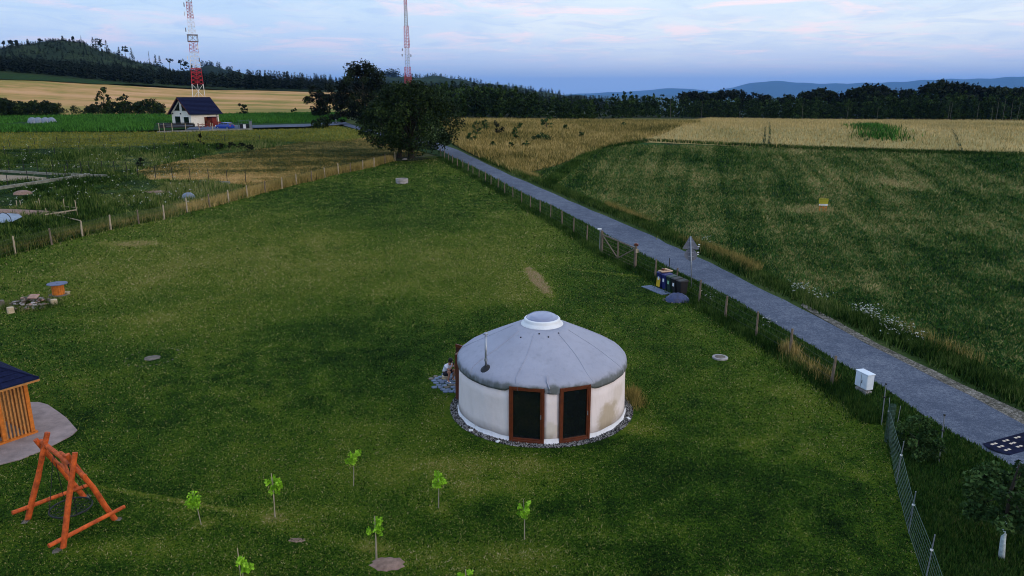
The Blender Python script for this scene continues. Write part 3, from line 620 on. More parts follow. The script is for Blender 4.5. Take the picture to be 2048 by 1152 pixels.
def redge(px): return float(np.interp(px, [e[0] for e in _eh], [e[1] for e in _eh]))
def htop(px, r, y):     # height that reaches image row y at distance r
    ang = math.atan((576 - y)/F) - PITCH; a = az_px(px); return CAMZ + r*math.cos(a)*math.tan(ang) - Z(r*math.sin(a), r*math.cos(a))
topl = [(860, 170), (900, 168), (1000, 172), (1060, 182), (1100, 190), (1180, 196), (1230, 188), (1270, 186), (1330, 190), (1380, 196), (1500, 196), (1700, 196), (1850, 186), (2048, 186), (2300, 188)]
def wood():
    xs, ys = band(760, 875, 2260, lambda p: redge(p)*1.005, lambda p: redge(p)*1.24)
    sc = []
    for x, y in zip(xs, ys):
        r = math.hypot(x, y); px = 1024 + 1515*x/y; yt = float(np.interp(px, [t[0] for t in topl], [t[1] for t in topl])); sc.append(max(.35, htop(px, r, yt + random.uniform(-2, 14))/9.3))
    mass('young_wood', 'leaf_wood', 'dark green belt of young birches and willows beyond the fields', 'wood', young, xs, ys, sc)
    # older, higher wood behind it on the right
    prof = [(1360, 186), (1380, 179), (1395, 183), (1420, 187), (1440, 180), (1480, 180), (1520, 188), (1590, 190), (1625, 180), (1640, 174), (1660, 184), (1700, 180), (1740, 168), (1765, 172), (1800, 178), (1840, 174), (1860, 166), (1880, 160), (1900, 164), (1935, 168), (1960, 172), (2000, 174), (2048, 176), (2300, 178)]
    xs, ys = [], []; sc = []
    for k in range(190):
        px = 1360 + 940*random.random(); r = redge(px)*random.uniform(1.3, 1.5); a = az_px(px); x, y = r*math.sin(a), r*math.cos(a); xs.append(x); ys.append(y)
        yt = float(np.interp(px, [t[0] for t in prof], [t[1] for t in prof])); sc.append(max(.4, htop(px, r, yt + random.uniform(-1, 6))/9.3))
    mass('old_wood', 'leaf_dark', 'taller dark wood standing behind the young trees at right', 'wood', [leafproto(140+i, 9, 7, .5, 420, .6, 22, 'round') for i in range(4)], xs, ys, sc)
    # dark spruce ridge in the middle distance
    xs, ys = [], []; sc = []
    prof = [(690, 158), (760, 165), (880, 166), (940, 166), (980, 170), (1040, 176), (1100, 186), (1150, 191), (1200, 194), (1300, 197)]
    for k in range(420):
        px = 680 + 620*random.random(); r = random.uniform(430, 620); a = az_px(px); x, y = r*math.sin(a), r*math.cos(a); xs.append(x); ys.append(y)
        yt = float(np.interp(px, [t[0] for t in prof], [t[1] for t in prof])); sc.append(max(.25, htop(px, r, yt + random.uniform(-4, 5))/16))
    mass('spruce_wood', 'needle', 'jagged dark spruce wood on the low ridge behind the broad tree', 'wood', con, xs, ys, sc)
    # wood along the top edge of the grain field and up the hill
    xs, ys, sc = [], [], []
    for k in range(900):
        px = -120 + 860*random.random(); r = random.uniform(462, 560); a = az_px(px); x, y = r*math.sin(a), r*math.cos(a)
        r_edge = math.hypot(*P(px, float(np.interp(px, [-120, 0, 100, 250, 500, 690], [143, 147, 153, 169, 181, 183])))[:2])*1.01
        r = r_edge * random.uniform(1, 1.16); x, y = r*math.sin(a), r*math.cos(a); xs.append(x); ys.append(y)
        yt = float(np.interp(px, [0, 100, 250, 340, 420, 500, 560, 620, 690], [128, 134, 140, 146, 144, 141, 143, 148, 153])); sc.append(min(1.7, max(.5, htop(px, r, yt + random.uniform(-3, 12))/16)))
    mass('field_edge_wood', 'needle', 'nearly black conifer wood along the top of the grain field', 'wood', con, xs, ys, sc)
    xs, ys, sc = [], [], []
    for k in range(5600):
        px = -150 + 900*random.random(); r = random.uniform(560, 1080); a = az_px(px); x, y = r*math.sin(a), r*math.cos(a); xs.append(x); ys.append(y); sc.append(random.uniform(.12, .26) * (2.4 if r < 640 else 1))
    mass('hillside_wood', 'needle', 'dark young forest covering the hill on the left', 'wood', conb, xs, ys, sc)
    # fringe of trees on the far ridges
    xs, ys, sc = [], [], []
    for (p0, p1, r0, n, s) in ((735, 800, 2400, 60, 1.6), (800, 1120, 2400, 160, 1.0), (385, 470, 1900, 50, .9)):
        for k in range(n):
            px = p0 + (p1-p0)*random.random(); a = az_px(px); xs.append(r0*math.sin(a)); ys.append(r0*math.cos(a)); sc.append(s*random.uniform(.5, 1.3))
    V, Tt = [], []
    for x, y, s in zip(xs, ys, sc):
        v, t = conb[random.randrange(5)]; px = 1024 + 1515*x/y
        yy = float(np.interp(px, [380, 410, 430, 460, 500, 700, 755, 800, 830, 870, 920, 1000, 1080, 1170], [141, 133, 132, 141, 151, 161, 152, 154, 158, 155, 160, 173, 184, 192]))
        z0 = CAMZ + y*math.tan(math.atan((576-yy)/F)-PITCH) - 3
        V.append(np.stack([v[:, 0]*s+x, v[:, 1]*s+y, v[:, 2]*s+z0], 1)); Tt.append(t)
    v = np.concatenate(V); stuff(npmesh('ridge_tree_fringe', v, np.arange(len(v)).reshape(-1, 3), M['needle'], tint=np.concatenate(Tt)), 'fringe of small trees along the far blue ridge tops', 'wood')
wood()
# pale birch trunks at the edge of the wood
tb = MB()
for px in (1345, 1407, 1485, 1610, 1905, 1908, 1962, 1990, 2002, 2015, 2030, 2042, 1760, 1700):
    r = redge(px)*1.0; a = az_px(px + random.uniform(-2, 2)); x, y = r*math.sin(a), r*math.cos(a); z = Z(x, y); hh = random.uniform(4, 8)
    tb.tube([(x, y, z-.2), (x+random.uniform(-.4, .4), y, z+hh)], [.09, .04], 5)
stuff(tb.build('birch_trunks', M['birch']), 'thin pale birch trunks showing against the dark wood', 'trunks')
# scraggly trees standing out on the hill crest
def crest():
    L_ = [(9, 101, 82, 'p'), (24, 99, 80, 'b'), (34, 97, 84, 'b'), (57, 95, 77, 's'), (81, 88, 78, 'p'), (125, 80, 71, 's'), (146, 80, 73, 'p'), (163, 86, 71, 'n'), (186, 88, 73, 's'), (192, 89, 76, 's'), (201, 92, 76, 'b'), (213, 96, 80, 's'),
          (238, 104, 93, 's'), (250, 106, 92, 'b'), (263, 109, 95, 's'), (298, 118, 101, 'n'), (311, 120, 109, 's'), (319, 121, 111, 's'), (338, 124, 114, 'p'), (361, 131, 120, 'p'), (369, 134, 118, 'b')]
    kinds = {'p': 'spindly bare-stemmed pine', 'b': 'bushy-topped pine', 's': 'narrow dark spruce', 'n': 'bare needle-thin snag'}
    cnt = {}; tot = {k: sum(1 for q in L_ if q[3] == k) for k in kinds}
    for i, (px, yb, yt, kd) in enumerate(L_):
        r = 985; a = az_px(px, yb); x, y = r*math.sin(a), r*math.cos(a); z = Z(x, y)
        H = max(7, CAMZ + y*math.tan(math.atan((576-yt)/F)-PITCH) - z); cnt[kd] = cnt.get(kd, 0) + 1
        lab = '%s on the hill skyline, %s such tree from the left' % (kinds[kd], ORD[cnt[kd]-1])
        o = T({'p': 'pine_tree', 'b': 'pine_tree', 's': 'spruce_tree', 'n': 'dead_tree'}[kd], lab, 'tree', (x, y, z), 0, 'lone trees on the hill crest')
        rg = np.random.default_rng(300+i); MB().tube([(0, 0, -1), (rg.uniform(-.6, .6), 0, H*.98)], [.35, .1], 5).build('trunk', M['bark'], o)
        if kd == 's': v, t = conifer(310+i, H, H*.34, 90, 2.0, .25)
        elif kd == 'n': v, t = conifer(310+i, H, H*.10, 24, 1.2, .4)
        else:
            nb = 4 if kd == 'p' else 11
            cc = np.stack([rg.uniform(-.17, .17, nb)*H, rg.uniform(-.15, .15, nb)*H, H*rg.uniform(.62 if kd == 'p' else .45, .96, nb)], 1); v, t = leaves(cc, 1.5, 70 if kd == 'p' else 150, H*.08, .8, 320+i)
        npmesh('crown', v, np.arange(len(v)).reshape(-1, 3), M['needle'], tint=t, parent=o, ofs=0)
crest()
# hedge across the left
def hedge():
    xs, ys, sc = [], [], []
    for k in range(150):
        px = -60 + 385*random.random(); top = float(np.interp(px, [-60, 0, 40, 60, 100, 130, 150, 190, 230, 260, 290, 315, 325], [196, 198, 204, 200, 205, 208, 213, 208, 205, 200, 202, 204, 215]))
        yb = float(np.interp(px, [-60, 100, 130, 325], [237, 236, 233, 231])); p = P(px, yb); r = math.hypot(p.x, p.y)*random.uniform(1, 1.06); a = az_px(px)
        xs.append(r*math.sin(a)); ys.append(r*math.cos(a)); sc.append(max(.25, htop(px, r, top+random.uniform(-1, 12))/5))
    mass('hedge', 'leaf_oak', 'thick dark hedge of shrubs between the maize and the grain field', 'hedge', [leafproto(160+i, 5, 5, .1, 420, .42, 26, 'round') for i in range(5)], xs, ys, sc)
hedge()
def tpx(name, lab, px, yb, yt, Wpx, seed, n, leaf, shape='round', clumps=36, mat='leaf_oak', base=.15, group=None, bark='bark', r_tr=None, lobes=None):
    p = P(px, yb); H = zat(px, yt, p.y) - p.z; sc = (p.y*cp + (CAMZ-p.z)*sp)/F
    return tree(name, lab, 'tree', p, seed, H, Wpx*sc, H*base, n, leaf, clumps, shape, mat, bark, group, r_tr, lobes)
tpx('field_tree', 'slender upright tree rising above the dark hedge', 211, 233, 175, 26, 401, 1500, .32, 'oval', 34, group='trees along the hedge')
tpx('field_tree', 'small round-headed tree with a gap in its crown, above the hedge near the white house', 250, 232, 188, 24, 402, 900, .30, 'vase', 22, group='trees along the hedge')
tpx('field_tree', 'low dense tree ending the hedge beside the white house', 303, 232, 200, 44, 403, 1600, .32, 'round', 34, base=.03, group='trees along the hedge')
tpx('field_tree', 'little twin-headed tree alone in the grain beyond the blue car', 487, 232, 207, 24, 404, 900, .26, 'vase', 18, base=.02, group='trees in the grain field')
tpx('field_bush', 'tiny round bush between maize and grain, right of the twin-headed tree', 590, 229, 216, 14, 405, 300, .3, 'round', 12, base=.0, group='trees in the grain field')
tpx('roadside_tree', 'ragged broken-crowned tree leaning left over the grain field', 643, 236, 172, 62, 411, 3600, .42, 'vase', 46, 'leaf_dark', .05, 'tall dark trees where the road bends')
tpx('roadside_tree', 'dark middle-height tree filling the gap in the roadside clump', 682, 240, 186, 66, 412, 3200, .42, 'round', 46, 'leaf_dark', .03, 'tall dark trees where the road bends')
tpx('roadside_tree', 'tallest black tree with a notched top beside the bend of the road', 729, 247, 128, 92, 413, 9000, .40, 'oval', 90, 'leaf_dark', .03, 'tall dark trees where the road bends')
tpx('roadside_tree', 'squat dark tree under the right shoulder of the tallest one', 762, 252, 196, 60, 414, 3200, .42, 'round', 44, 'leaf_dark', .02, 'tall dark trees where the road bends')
tpx('road_bush', 'dark bush between the farm drive and the road', 646, 256, 238, 44, 415, 1500, .28, 'round', 26, 'leaf_oak', .0, 'bushes at the drive')
tpx('road_bush', 'lighter bush where the drive meets the road, behind the marker post', 672, 249, 229, 30, 416, 800, .30, 'round', 18, 'leaf_dark', .0, 'bushes at the drive')
for i, (dx, yb, yt, wpx, n, lab) in enumerate(((822, 317, 177, 180, 26000, 'broad spreading tree with a double trunk at the far end of the lawn'),)):
    p = P(dx, yb); H = zat(dx, yt, p.y) - p.z; sc = (p.y*cp + (CAMZ-p.z)*sp)/F
    lob = [(-6.3, 0, 5.2, 1.5), (-7.0, .5, 4.0, 1.1), (-5.4, 0, 3.0, 1.2), (-4.2, -1, 2.4, 1.0), (6.0, 0, 3.2, 1.4), (6.8, 0, 5.2, 1.4), (5.0, 0, 2.6, 1.2), (3.4, -1, 2.0, 1.1), (-2.4, -1.5, 1.9, 1.0), (6.2, 1, 7.0, 1.5), (-6.0, 1, 6.8, 1.4)]
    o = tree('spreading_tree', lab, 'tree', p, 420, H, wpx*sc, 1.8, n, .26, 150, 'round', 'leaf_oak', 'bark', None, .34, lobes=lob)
    MB().tube([(-1.9, .3, -.2), (-1.6, .2, 1.5), (-1.9, 0, 3.2), (-3.2, 0, 5.5)], [.42, .30, .22, .1], 8).build('second_trunk', M['bark'], o, smooth=True)
# ring of bare earth under the tree
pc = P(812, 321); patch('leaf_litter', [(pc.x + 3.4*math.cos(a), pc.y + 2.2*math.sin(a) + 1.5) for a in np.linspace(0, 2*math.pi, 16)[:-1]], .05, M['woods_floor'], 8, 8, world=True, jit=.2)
s_ = P(809, 320); MB().rock((0, 0, .12), (1.0, .5, .3), 5).build('flat_stone', M['concrete'], T('stone_slab', 'pale flat stone lying at the foot of the broad tree', 'stone', s_))
# young trees and bushes in the golden meadow
GT = [(955, 273, 243, 20, 'feathery shrub', 'vase'), (998, 270, 240, 24, 'dark goblet-shaped shrub', 'vase'), (1031, 283, 255, 16, 'slim upright sapling', 'oval'), (1093, 259, 228, 26, 'rounded sapling joined to the wood edge', 'round'), (1163, 277, 264, 10, 'tiny bare-stemmed sapling', 'vase'),
      (941, 284, 268, 22, 'low spreading bush', 'round'), (1085, 283, 268, 44, 'wide low green bush', 'round'), (1052, 296, 283, 14, 'small tufted bush', 'round'), (969, 262, 240, 16, 'dark bush half hidden at the wood edge', 'round'), (1040, 262, 246, 12, 'narrow bush', 'oval'), (1130, 262, 249, 12, 'pale green bush', 'round'), (1022, 298, 286, 12, 'ragged weed bush', 'vase'), (985, 295, 284, 12, 'brownish bush', 'round'), (1247, 254, 245, 10, 'small green bush by the wheat', 'round')]
for i, (px, yb, yt, wp, lab, sh) in enumerate(GT):
    tpx('meadow_shrub', lab + ' in the golden meadow' + (', %s from the left' % ORD[sorted(g[0] for g in GT).index(px)]), px, yb, yt, wp, 430+i, 420 if wp < 22 else 800, .20, sh, 18, 'leaf_shrub' if i != 1 else 'leaf_dark', .04, 'shrubs in the golden meadow')
for i, (px, yb, yt, lab) in enumerate(((402, 292, 268, 'dark pointed shrub'), (372, 300, 288, 'low purple-dark shrub'), (440, 300, 286, 'small dark shrub'), (465, 299, 285, 'leafy dark shrub'), (485, 298, 286, 'dark shrub beside the mown strip'), (500, 300, 290, 'last low shrub'), (282, 336, 316, 'bushy weed clump'))):
    tpx('garden_shrub', lab + ' in the weedy plots, %s from the left' % ORD[sorted((402, 372, 440, 465, 485, 500, 282)).index(px)], px, yb, yt, 16, 460+i, 300, .18, 'cone' if i == 0 else 'round', 14, 'leaf_dark', .02, 'shrubs in the weedy plots')

# ================================================================== YURT
YC = Vector((1.16, 23.72 + 3.27, 0)); YR = 3.25
yurt = T('yurt', 'round canvas yurt with grey conical roof and two tall brown windows', 'yurt', YC)
PH = [(-1.245, -.03), (.50, 1.60)]     # window spans, metres across the front
def phi(dx): return math.asin(max(-1, min(1, dx/YR)))
WIN = [(phi(a), phi(b)) for a, b in PH]
def yp(ph, r, z): return Vector((r*math.sin(ph), -r*math.cos(ph), z))     # ph measured from the front
M['canvas_wall'] = canvas('yurt_wall_canvas', (.84, .75, .73), (.42, .38, .30), (-9, -10), stains=[(*yp(R(48), YR, .62), .75, .75, (.40, .31, .18)), (*yp(R(3), YR, .45), .4, .4, (.44, .40, .25)), (*yp(R(58), YR, 1.2), .6, .3, (.46, .38, .26))])
M['canvas_roof'] = canvas('yurt_roof_canvas', (.33, .345, .42), (.075, .09, .075), (2.26, 2.08), stains=[])
M['hem'] = mk('canvas_hem', (.80, .80, .82), .8, var=.1, scale=6)
def yurt_wall():
    gaps = [(a - .0, b + .0) for a, b in WIN]; segs = []; cur = WIN[1][1]
    arcs = [(WIN[1][1], 2*math.pi + WIN[0][0]), (WIN[0][1], WIN[1][0])]
    for a, b in arcs:
        n = max(4, int((b-a)/R(3))); mb = MB(); rows = [(3.27, .04), (3.26, .5), (3.245, 1.0), (3.235, 1.5), (3.23, 2.12)]
        for (r, z) in rows:
            for k in range(n+1):
                p = a + (b-a)*k/n; wv = .018*math.sin(p*27+z*1.5)*(.4+.3*math.sin(p*5)) + .010*math.sin(p*71); mb.v.append(yp(p, r + wv, z))
        for i in range(len(rows)-1):
            for k in range(n): q = i*(n+1)+k; mb.f.append((q, q+1, q+n+2, q+n+1))
        o = mb.build('wall', M['canvas_wall'], yurt, smooth=True); m = o.modifiers.new('s', 'SOLIDIFY'); m.thickness = .02; m.offset = -1
        hb = MB(); rows = [(3.285, .20), (3.30, .10), (3.33, .02), (3.37, -.01)]
        for (r, z) in rows:
            for k in range(n+1):
                p = a + (b-a)*k/n; hb.v.append(yp(p, r + .02*math.sin(p*23)*(1 if z < .05 else .3), z + .015*math.sin(p*17)))
        for i in range(len(rows)-1):
            for k in range(n): q = i*(n+1)+k; hb.f.append((q, q+1, q+n+2, q+n+1))
        hb.build('hem', M['hem'], o, smooth=True)
yurt_wall()
MB().lathe([(3.20, 0), (3.20, .06), (0, .06)], 48).build('floor', M['frame'], yurt)
def yurt_roof():
    prof = [(.70, 3.50), (1.1, 3.36), (1.6, 3.12), (2.1, 2.885), (2.5, 2.69), (2.85, 2.51), (3.1, 2.365), (3.24, 2.25), (3.295, 2.13), (3.305, 2.0), (3.285, 1.90)]
    def fn(r, z, a):
        ph = a + math.pi/2; t = max(0, (r - 2.7)/.6); sag = 0
        rr = r + t*.006*math.sin(24*a+1) + t*.006*math.sin(53*a); zz = z + t*.006*math.sin(24*a+2)
        if z < 2.2:
            p = (ph + math.pi) % (2*math.pi) - math.pi
            for wa, wb in WIN:
                if wa - .08 < p < wb + .08:
                    e = max(0, min(1, min(p - (wa - .08), (wb + .08) - p)/.16)); zz += (2.2 - z)*.68*e*e*(3-2*e)
            zz += (2.2-z)*.02*math.sin(9*a)
        # tucks round the flue
        return rr, zz
    mb = MB(); mb.lathe(prof, 144, fn=fn); o = mb.build('roof_cover', M['canvas_roof'], yurt, smooth=True); m = o.modifiers.new('s', 'SOLIDIFY'); m.thickness = .02; m.offset = -1
    for i, ph in enumerate((-150, -95, -55, -12 - 6, 31, 62, 110, 160)):
        p = R(ph); pts = [yp(p + .02*math.sin(k), r + .004, z + .004) for k, (r, z) in enumerate(prof[1:-1])]; MB().tube(pts, .011, 5).build('seam', M['canvas_roof'], o)
    # curled corner of the cover over the post between the windows
    MB().tube([yp(R(1.5), 3.0, 2.50), yp(R(1), 3.2, 2.33), yp(R(2.5), 3.36, 2.13), yp(R(3), 3.36, 1.98)], [.012, .022, .026, .015], 6).build('seam', M['canvas_roof'], o)
    fl = MB(); rows = [(3.315, 2.16), (3.322, 2.05), (3.305, 1.93)]; a, b = WIN[0][1]+.005, WIN[1][0]-.005
    for r, z in rows:
        for k in range(7): fl.v.append(yp(a + (b-a)*k/6, r, z + (.04*math.sin(k) if z < 2 else 0)))
    for i in range(2):
        for k in range(6): q = i*7+k; fl.f.append((q, q+1, q+8, q+7))
    fo = fl.build('roof_flap', M['canvas_roof'], yurt, smooth=True)
    for ph, r in ((-8, 1.06), (9, 1.22), (-38, 1.35), (32, 1.1)):
        z = float(np.interp(r, [p[0] for p in prof], [p[1] for p in prof])); MB().lathe([(.0, .03), (.028, .02), (.03, -.02)], 8, yp(R(ph), r, z+.01)).build('button', M['black'], o)
    return prof
prof = yurt_roof()
cr = T('x', None, None); bpy.data.objects.remove(cr)
MB().lathe([(.82, 3.46), (.80, 3.50), (.72, 3.56), (.70, 3.60), (.70, 3.66), (.66, 3.70), (.60, 3.70), (.60, 3.40)], 48).build('crown_ring', M['white'], yurt, smooth=True)
m_, nt_, b_ = NT('dome_acrylic'); b_.inputs['Base Color'].default_value = (.36, .42, .62, 1); b_.inputs['Roughness'].default_value = .08; b_.inputs['Alpha'].default_value = .62; b_.inputs['Specular IOR Level'].default_value = .7
M['acrylic'] = m_
dome = MB().lathe([(.62, 3.70), (.58, 3.76), (.46, 3.83), (.30, 3.88), (.12, 3.905), (.0, 3.91)], 40).build('dome_window', M['acrylic'], yurt, smooth=True)
sp_ = MB()
for k in range(8): sp_.tube([(.60*math.cos(k*.785), .60*math.sin(k*.785), 3.62), (0, 0, 3.52)], .022, 5)
sp_.build('crown_spokes', M['frame'], yurt); MB().lathe([(.60, 3.45), (0, 3.44)], 24).build('crown_liner', M['black'], yurt)
MB().tube([(-.05, .1, 3.55), (-.05, .12, 3.82)], .02, 5).build('dome_opener', M['white'], yurt)
for a, b in WIN:
    A, B = yp(a, YR+.03, 0), yp(b, YR+.03, 0); d = (B-A).normalized(); n_ = Vector((d.y, -d.x, 0)); Lw = (B-A).length
    fr = MB(); q = Matrix((( d.x, n_.x, 0), (d.y, n_.y, 0), (0, 0, 1)))
    for c, s in (((A + d*.04), (.08, .12, 2.10)), ((B - d*.04), (.08, .12, 2.10))): fr.box(c + Vector((0, 0, 1.07)), s, mat=q)
    mid = (A+B)/2
    fr.box(mid + Vector((0, 0, .065)), (Lw-.162, .12, .09), mat=q); fr.box(mid + Vector((0, 0, 2.08)), (Lw-.162, .12, .08), mat=q)
    fo = fr.build('window_frame', M['frame'], yurt, bevel=.008)
    sa = MB()
    for c, s in ((A + d*.108, (.055, .08, 1.92)), (B - d*.108, (.055, .08, 1.92))): sa.box(c + Vector((0, 0, 1.075)) + n_*.0, s, mat=q)
    sa.box(mid + Vector((0, 0, .142)), (Lw-.272, .08, .06), mat=q); sa.box(mid + Vector((0, 0, 2.007)), (Lw-.272, .08, .06), mat=q)
    sa.build('sash', M['frame'], fo, bevel=.005)
    MB().box(mid + Vector((0, 0, 1.075)) - n_*.02, (Lw-.28, .012, 1.82), mat=q).build('pane', M['glass'], fo)
    MB().box(B - d*.11 + n_*.055 + Vector((0, 0, 1.05)), (.025, .035, .16), mat=q).build('handle', M['steel'], fo)
    MB().box(mid + Vector((0, 0, .005)) + n_*.06, (Lw, .16, .05), mat=q).build('sill', M['frame'], fo)
# flue
cx = yp(R(-36), 2.52, 2.78); cx = Vector((XatY(972, 735, YC.y-2.1) - YC.x, -2.1, 0)); rr_ = cx.length; zr = float(np.interp(rr_, [p[0] for p in prof], [p[1] for p in prof]))
fl = MB().tube([(cx.x, cx.y, zr-.05), (cx.x, cx.y, zr+1.22)], .042, 14).build('flue', M['steel'], yurt, smooth=True)
MB().lathe([(.0, .07), (.05, .065), (.085, .03), (.088, 0), (.05, -.01)], 14, (cx.x, cx.y, zr+1.27)).build('flue_cap', M['steel'], fl, smooth=True)
MB().tube([(cx.x, cx.y, zr+.26), (cx.x, cx.y, zr+.36)], .06, 14).build('collar', M['steel'], fl)
MB().lathe([(.052, .10), (.10, .05), (.20, -.02), (.21, -.06)], 14, (cx.x, cx.y, zr), fn=lambda r, z, a: (r, z + r*math.cos(a-math.atan2(cx.y, cx.x))*-.42)).build('flashing', M['black'], fl)
# open door on the left
B_ = Vector((-1.78, 28.62, .05)); A_ = Vector((-2.36, 29.12, .05)); dm = (B_-A_).normalized()
door = MB().beam(A_ + Vector((0, 0, .92)), B_ + Vector((0, 0, .92)), .05, 1.84).build('door', M['door'], yurt, world=True, bevel=.01)
def dpart(mb, nm, m): o = mb.build(nm, M[m], door); o.data.transform(Matrix.Translation(-YC)); return o
dpart(MB().beam(A_ + Vector((0, -.035, 1.78)), B_ + Vector((0, -.035, 1.78)), .06, .13), 'door_rail', 'frame')
dpart(MB().beam(A_ + Vector((0, -.035, .12)), B_ + Vector((0, -.035, .12)), .06, .13), 'door_rail', 'frame')
dpart(MB().box(A_ + Vector((.06, -.08, 1.0)), (.03, .06, .14)), 'door_handle', 'steel')
dfm = MB(); h1, h2 = Vector((-1.80, 28.56, 0)), Vector((-2.2, 27.62, 0))
for h in (h1, h2): dfm.box(h + Vector((0, 0, 1.0)), (.14, .12, 1.95), rz=R(23))
dfm.beam(h1 + Vector((0, 0, 1.93)), h2 + Vector((0, 0, 1.93)), .15, .10); dfm.build('door_frame', M['frame'], yurt, world=True)
# gravel ring and flagstones
def ring_gravel():
    n = 9000; a = rng.uniform(0, 2*np.pi, n); r = YR + .05 + rng.random(n)*.30
    k = ~((np.degrees(a) % 360 > 20) & (np.degrees(a) % 360 < 60) & (r > YR+.35)); a, r = a[k], r[k]; n = len(a)
    x = YC.x + r*np.cos(a); y = YC.y + r*np.sin(a); s = rng.uniform(.018, .045, n)
    v = np.stack([np.stack([x+s*np.cos(t+a*7), y+s*np.sin(t+a*7), np.full(n, .02)], 1) for t in (0, 2.1, 4.2)] + [np.stack([x, y, .02+s*1.1], 1)], 1).reshape(-1, 3)
    b = np.arange(n)[:, None]*4; f = np.concatenate([b+np.array([0, 1, 3]), b+np.array([1, 2, 3]), b+np.array([2, 0, 3])])
    stuff(npmesh('gravel_ring', v, f, M['gravel'], tint=np.tile(rng.random(n), 3)), 'grey gravel band laid round the foot of the yurt', 'gravel')
    patch('gravel_bed', [(YC.x + (YR+.33)*math.cos(t), YC.y + (YR+.33)*math.sin(t)) for t in np.linspace(0, 2*math.pi, 60)[:-1]], .022, M['gravel'], 40, 40, world=True, jit=.03)
ring_gravel()
for i, (px, py, lab) in enumerate(((942, 863, 'small white ground spotlight beside the yurt, left of the windows'), (996, 885, 'small white ground spotlight at the corner of the left yurt window'), (1257, 839, 'small white ground spotlight at the right flank of the yurt'))):
    p = P(px, py); o = T('ground_light', lab, 'spotlight', p, 0, 'ground spotlights around the yurt'); MB().box((0, 0, .05), (.16, .10, .05), rz=i).build('lamp_head', M['white'], o, bevel=.01); MB().tube([(0, 0, -.03), (0, 0, .04)], .015, 6).build('spike', M['black'], o)
dry = PW([(1254, 770), (1268, 776), (1275, 800), (1262, 835), (1256, 830)])
pp = struct(bpy.data.objects.new('tmp', None)); bpy.data.objects.remove(pp)
def flagstones():
    pav = T('flagstone_patio', 'bluish irregular flagstones in front of the yurt door', 'patio', P(890, 768))
    out = [(v.x, v.y) for v in PW([(857, 758), (882, 748), (925, 742), (930, 770), (921, 789), (888, 787), (868, 775)])]
    x0, x1 = min(p[0] for p in out), max(p[0] for p in out); y0, y1 = min(p[1] for p in out), max(p[1] for p in out)
    rd = random.Random(3); k = 0
    for i in range(12):
        for j in range(12):
            x = x0 + i*.25 + (j % 2)*.12 + rd.uniform(-.03, .03); y = y0 + j*.24 + rd.uniform(-.03, .03)
            if not inpoly(np.array([x]), np.array([y]), out)[0] or (x-YC.x)**2 + (y-YC.y)**2 < (YR+.12)**2: continue
            n = 6; t0 = rd.random()*6; pts = [(x + rd.uniform(.105, .150)*math.cos(t0+2*math.pi*q/n), y + rd.uniform(.10, .145)*math.sin(t0+2*math.pi*q/n)) for q in range(n)]
            MB().prism(pts, -.02, .05 + rd.uniform(-.012, .012)).build('flagstone', M['flag'] if k % 5 else M['stone'], pav, world=True, bevel=.008); k += 1
flagstones()

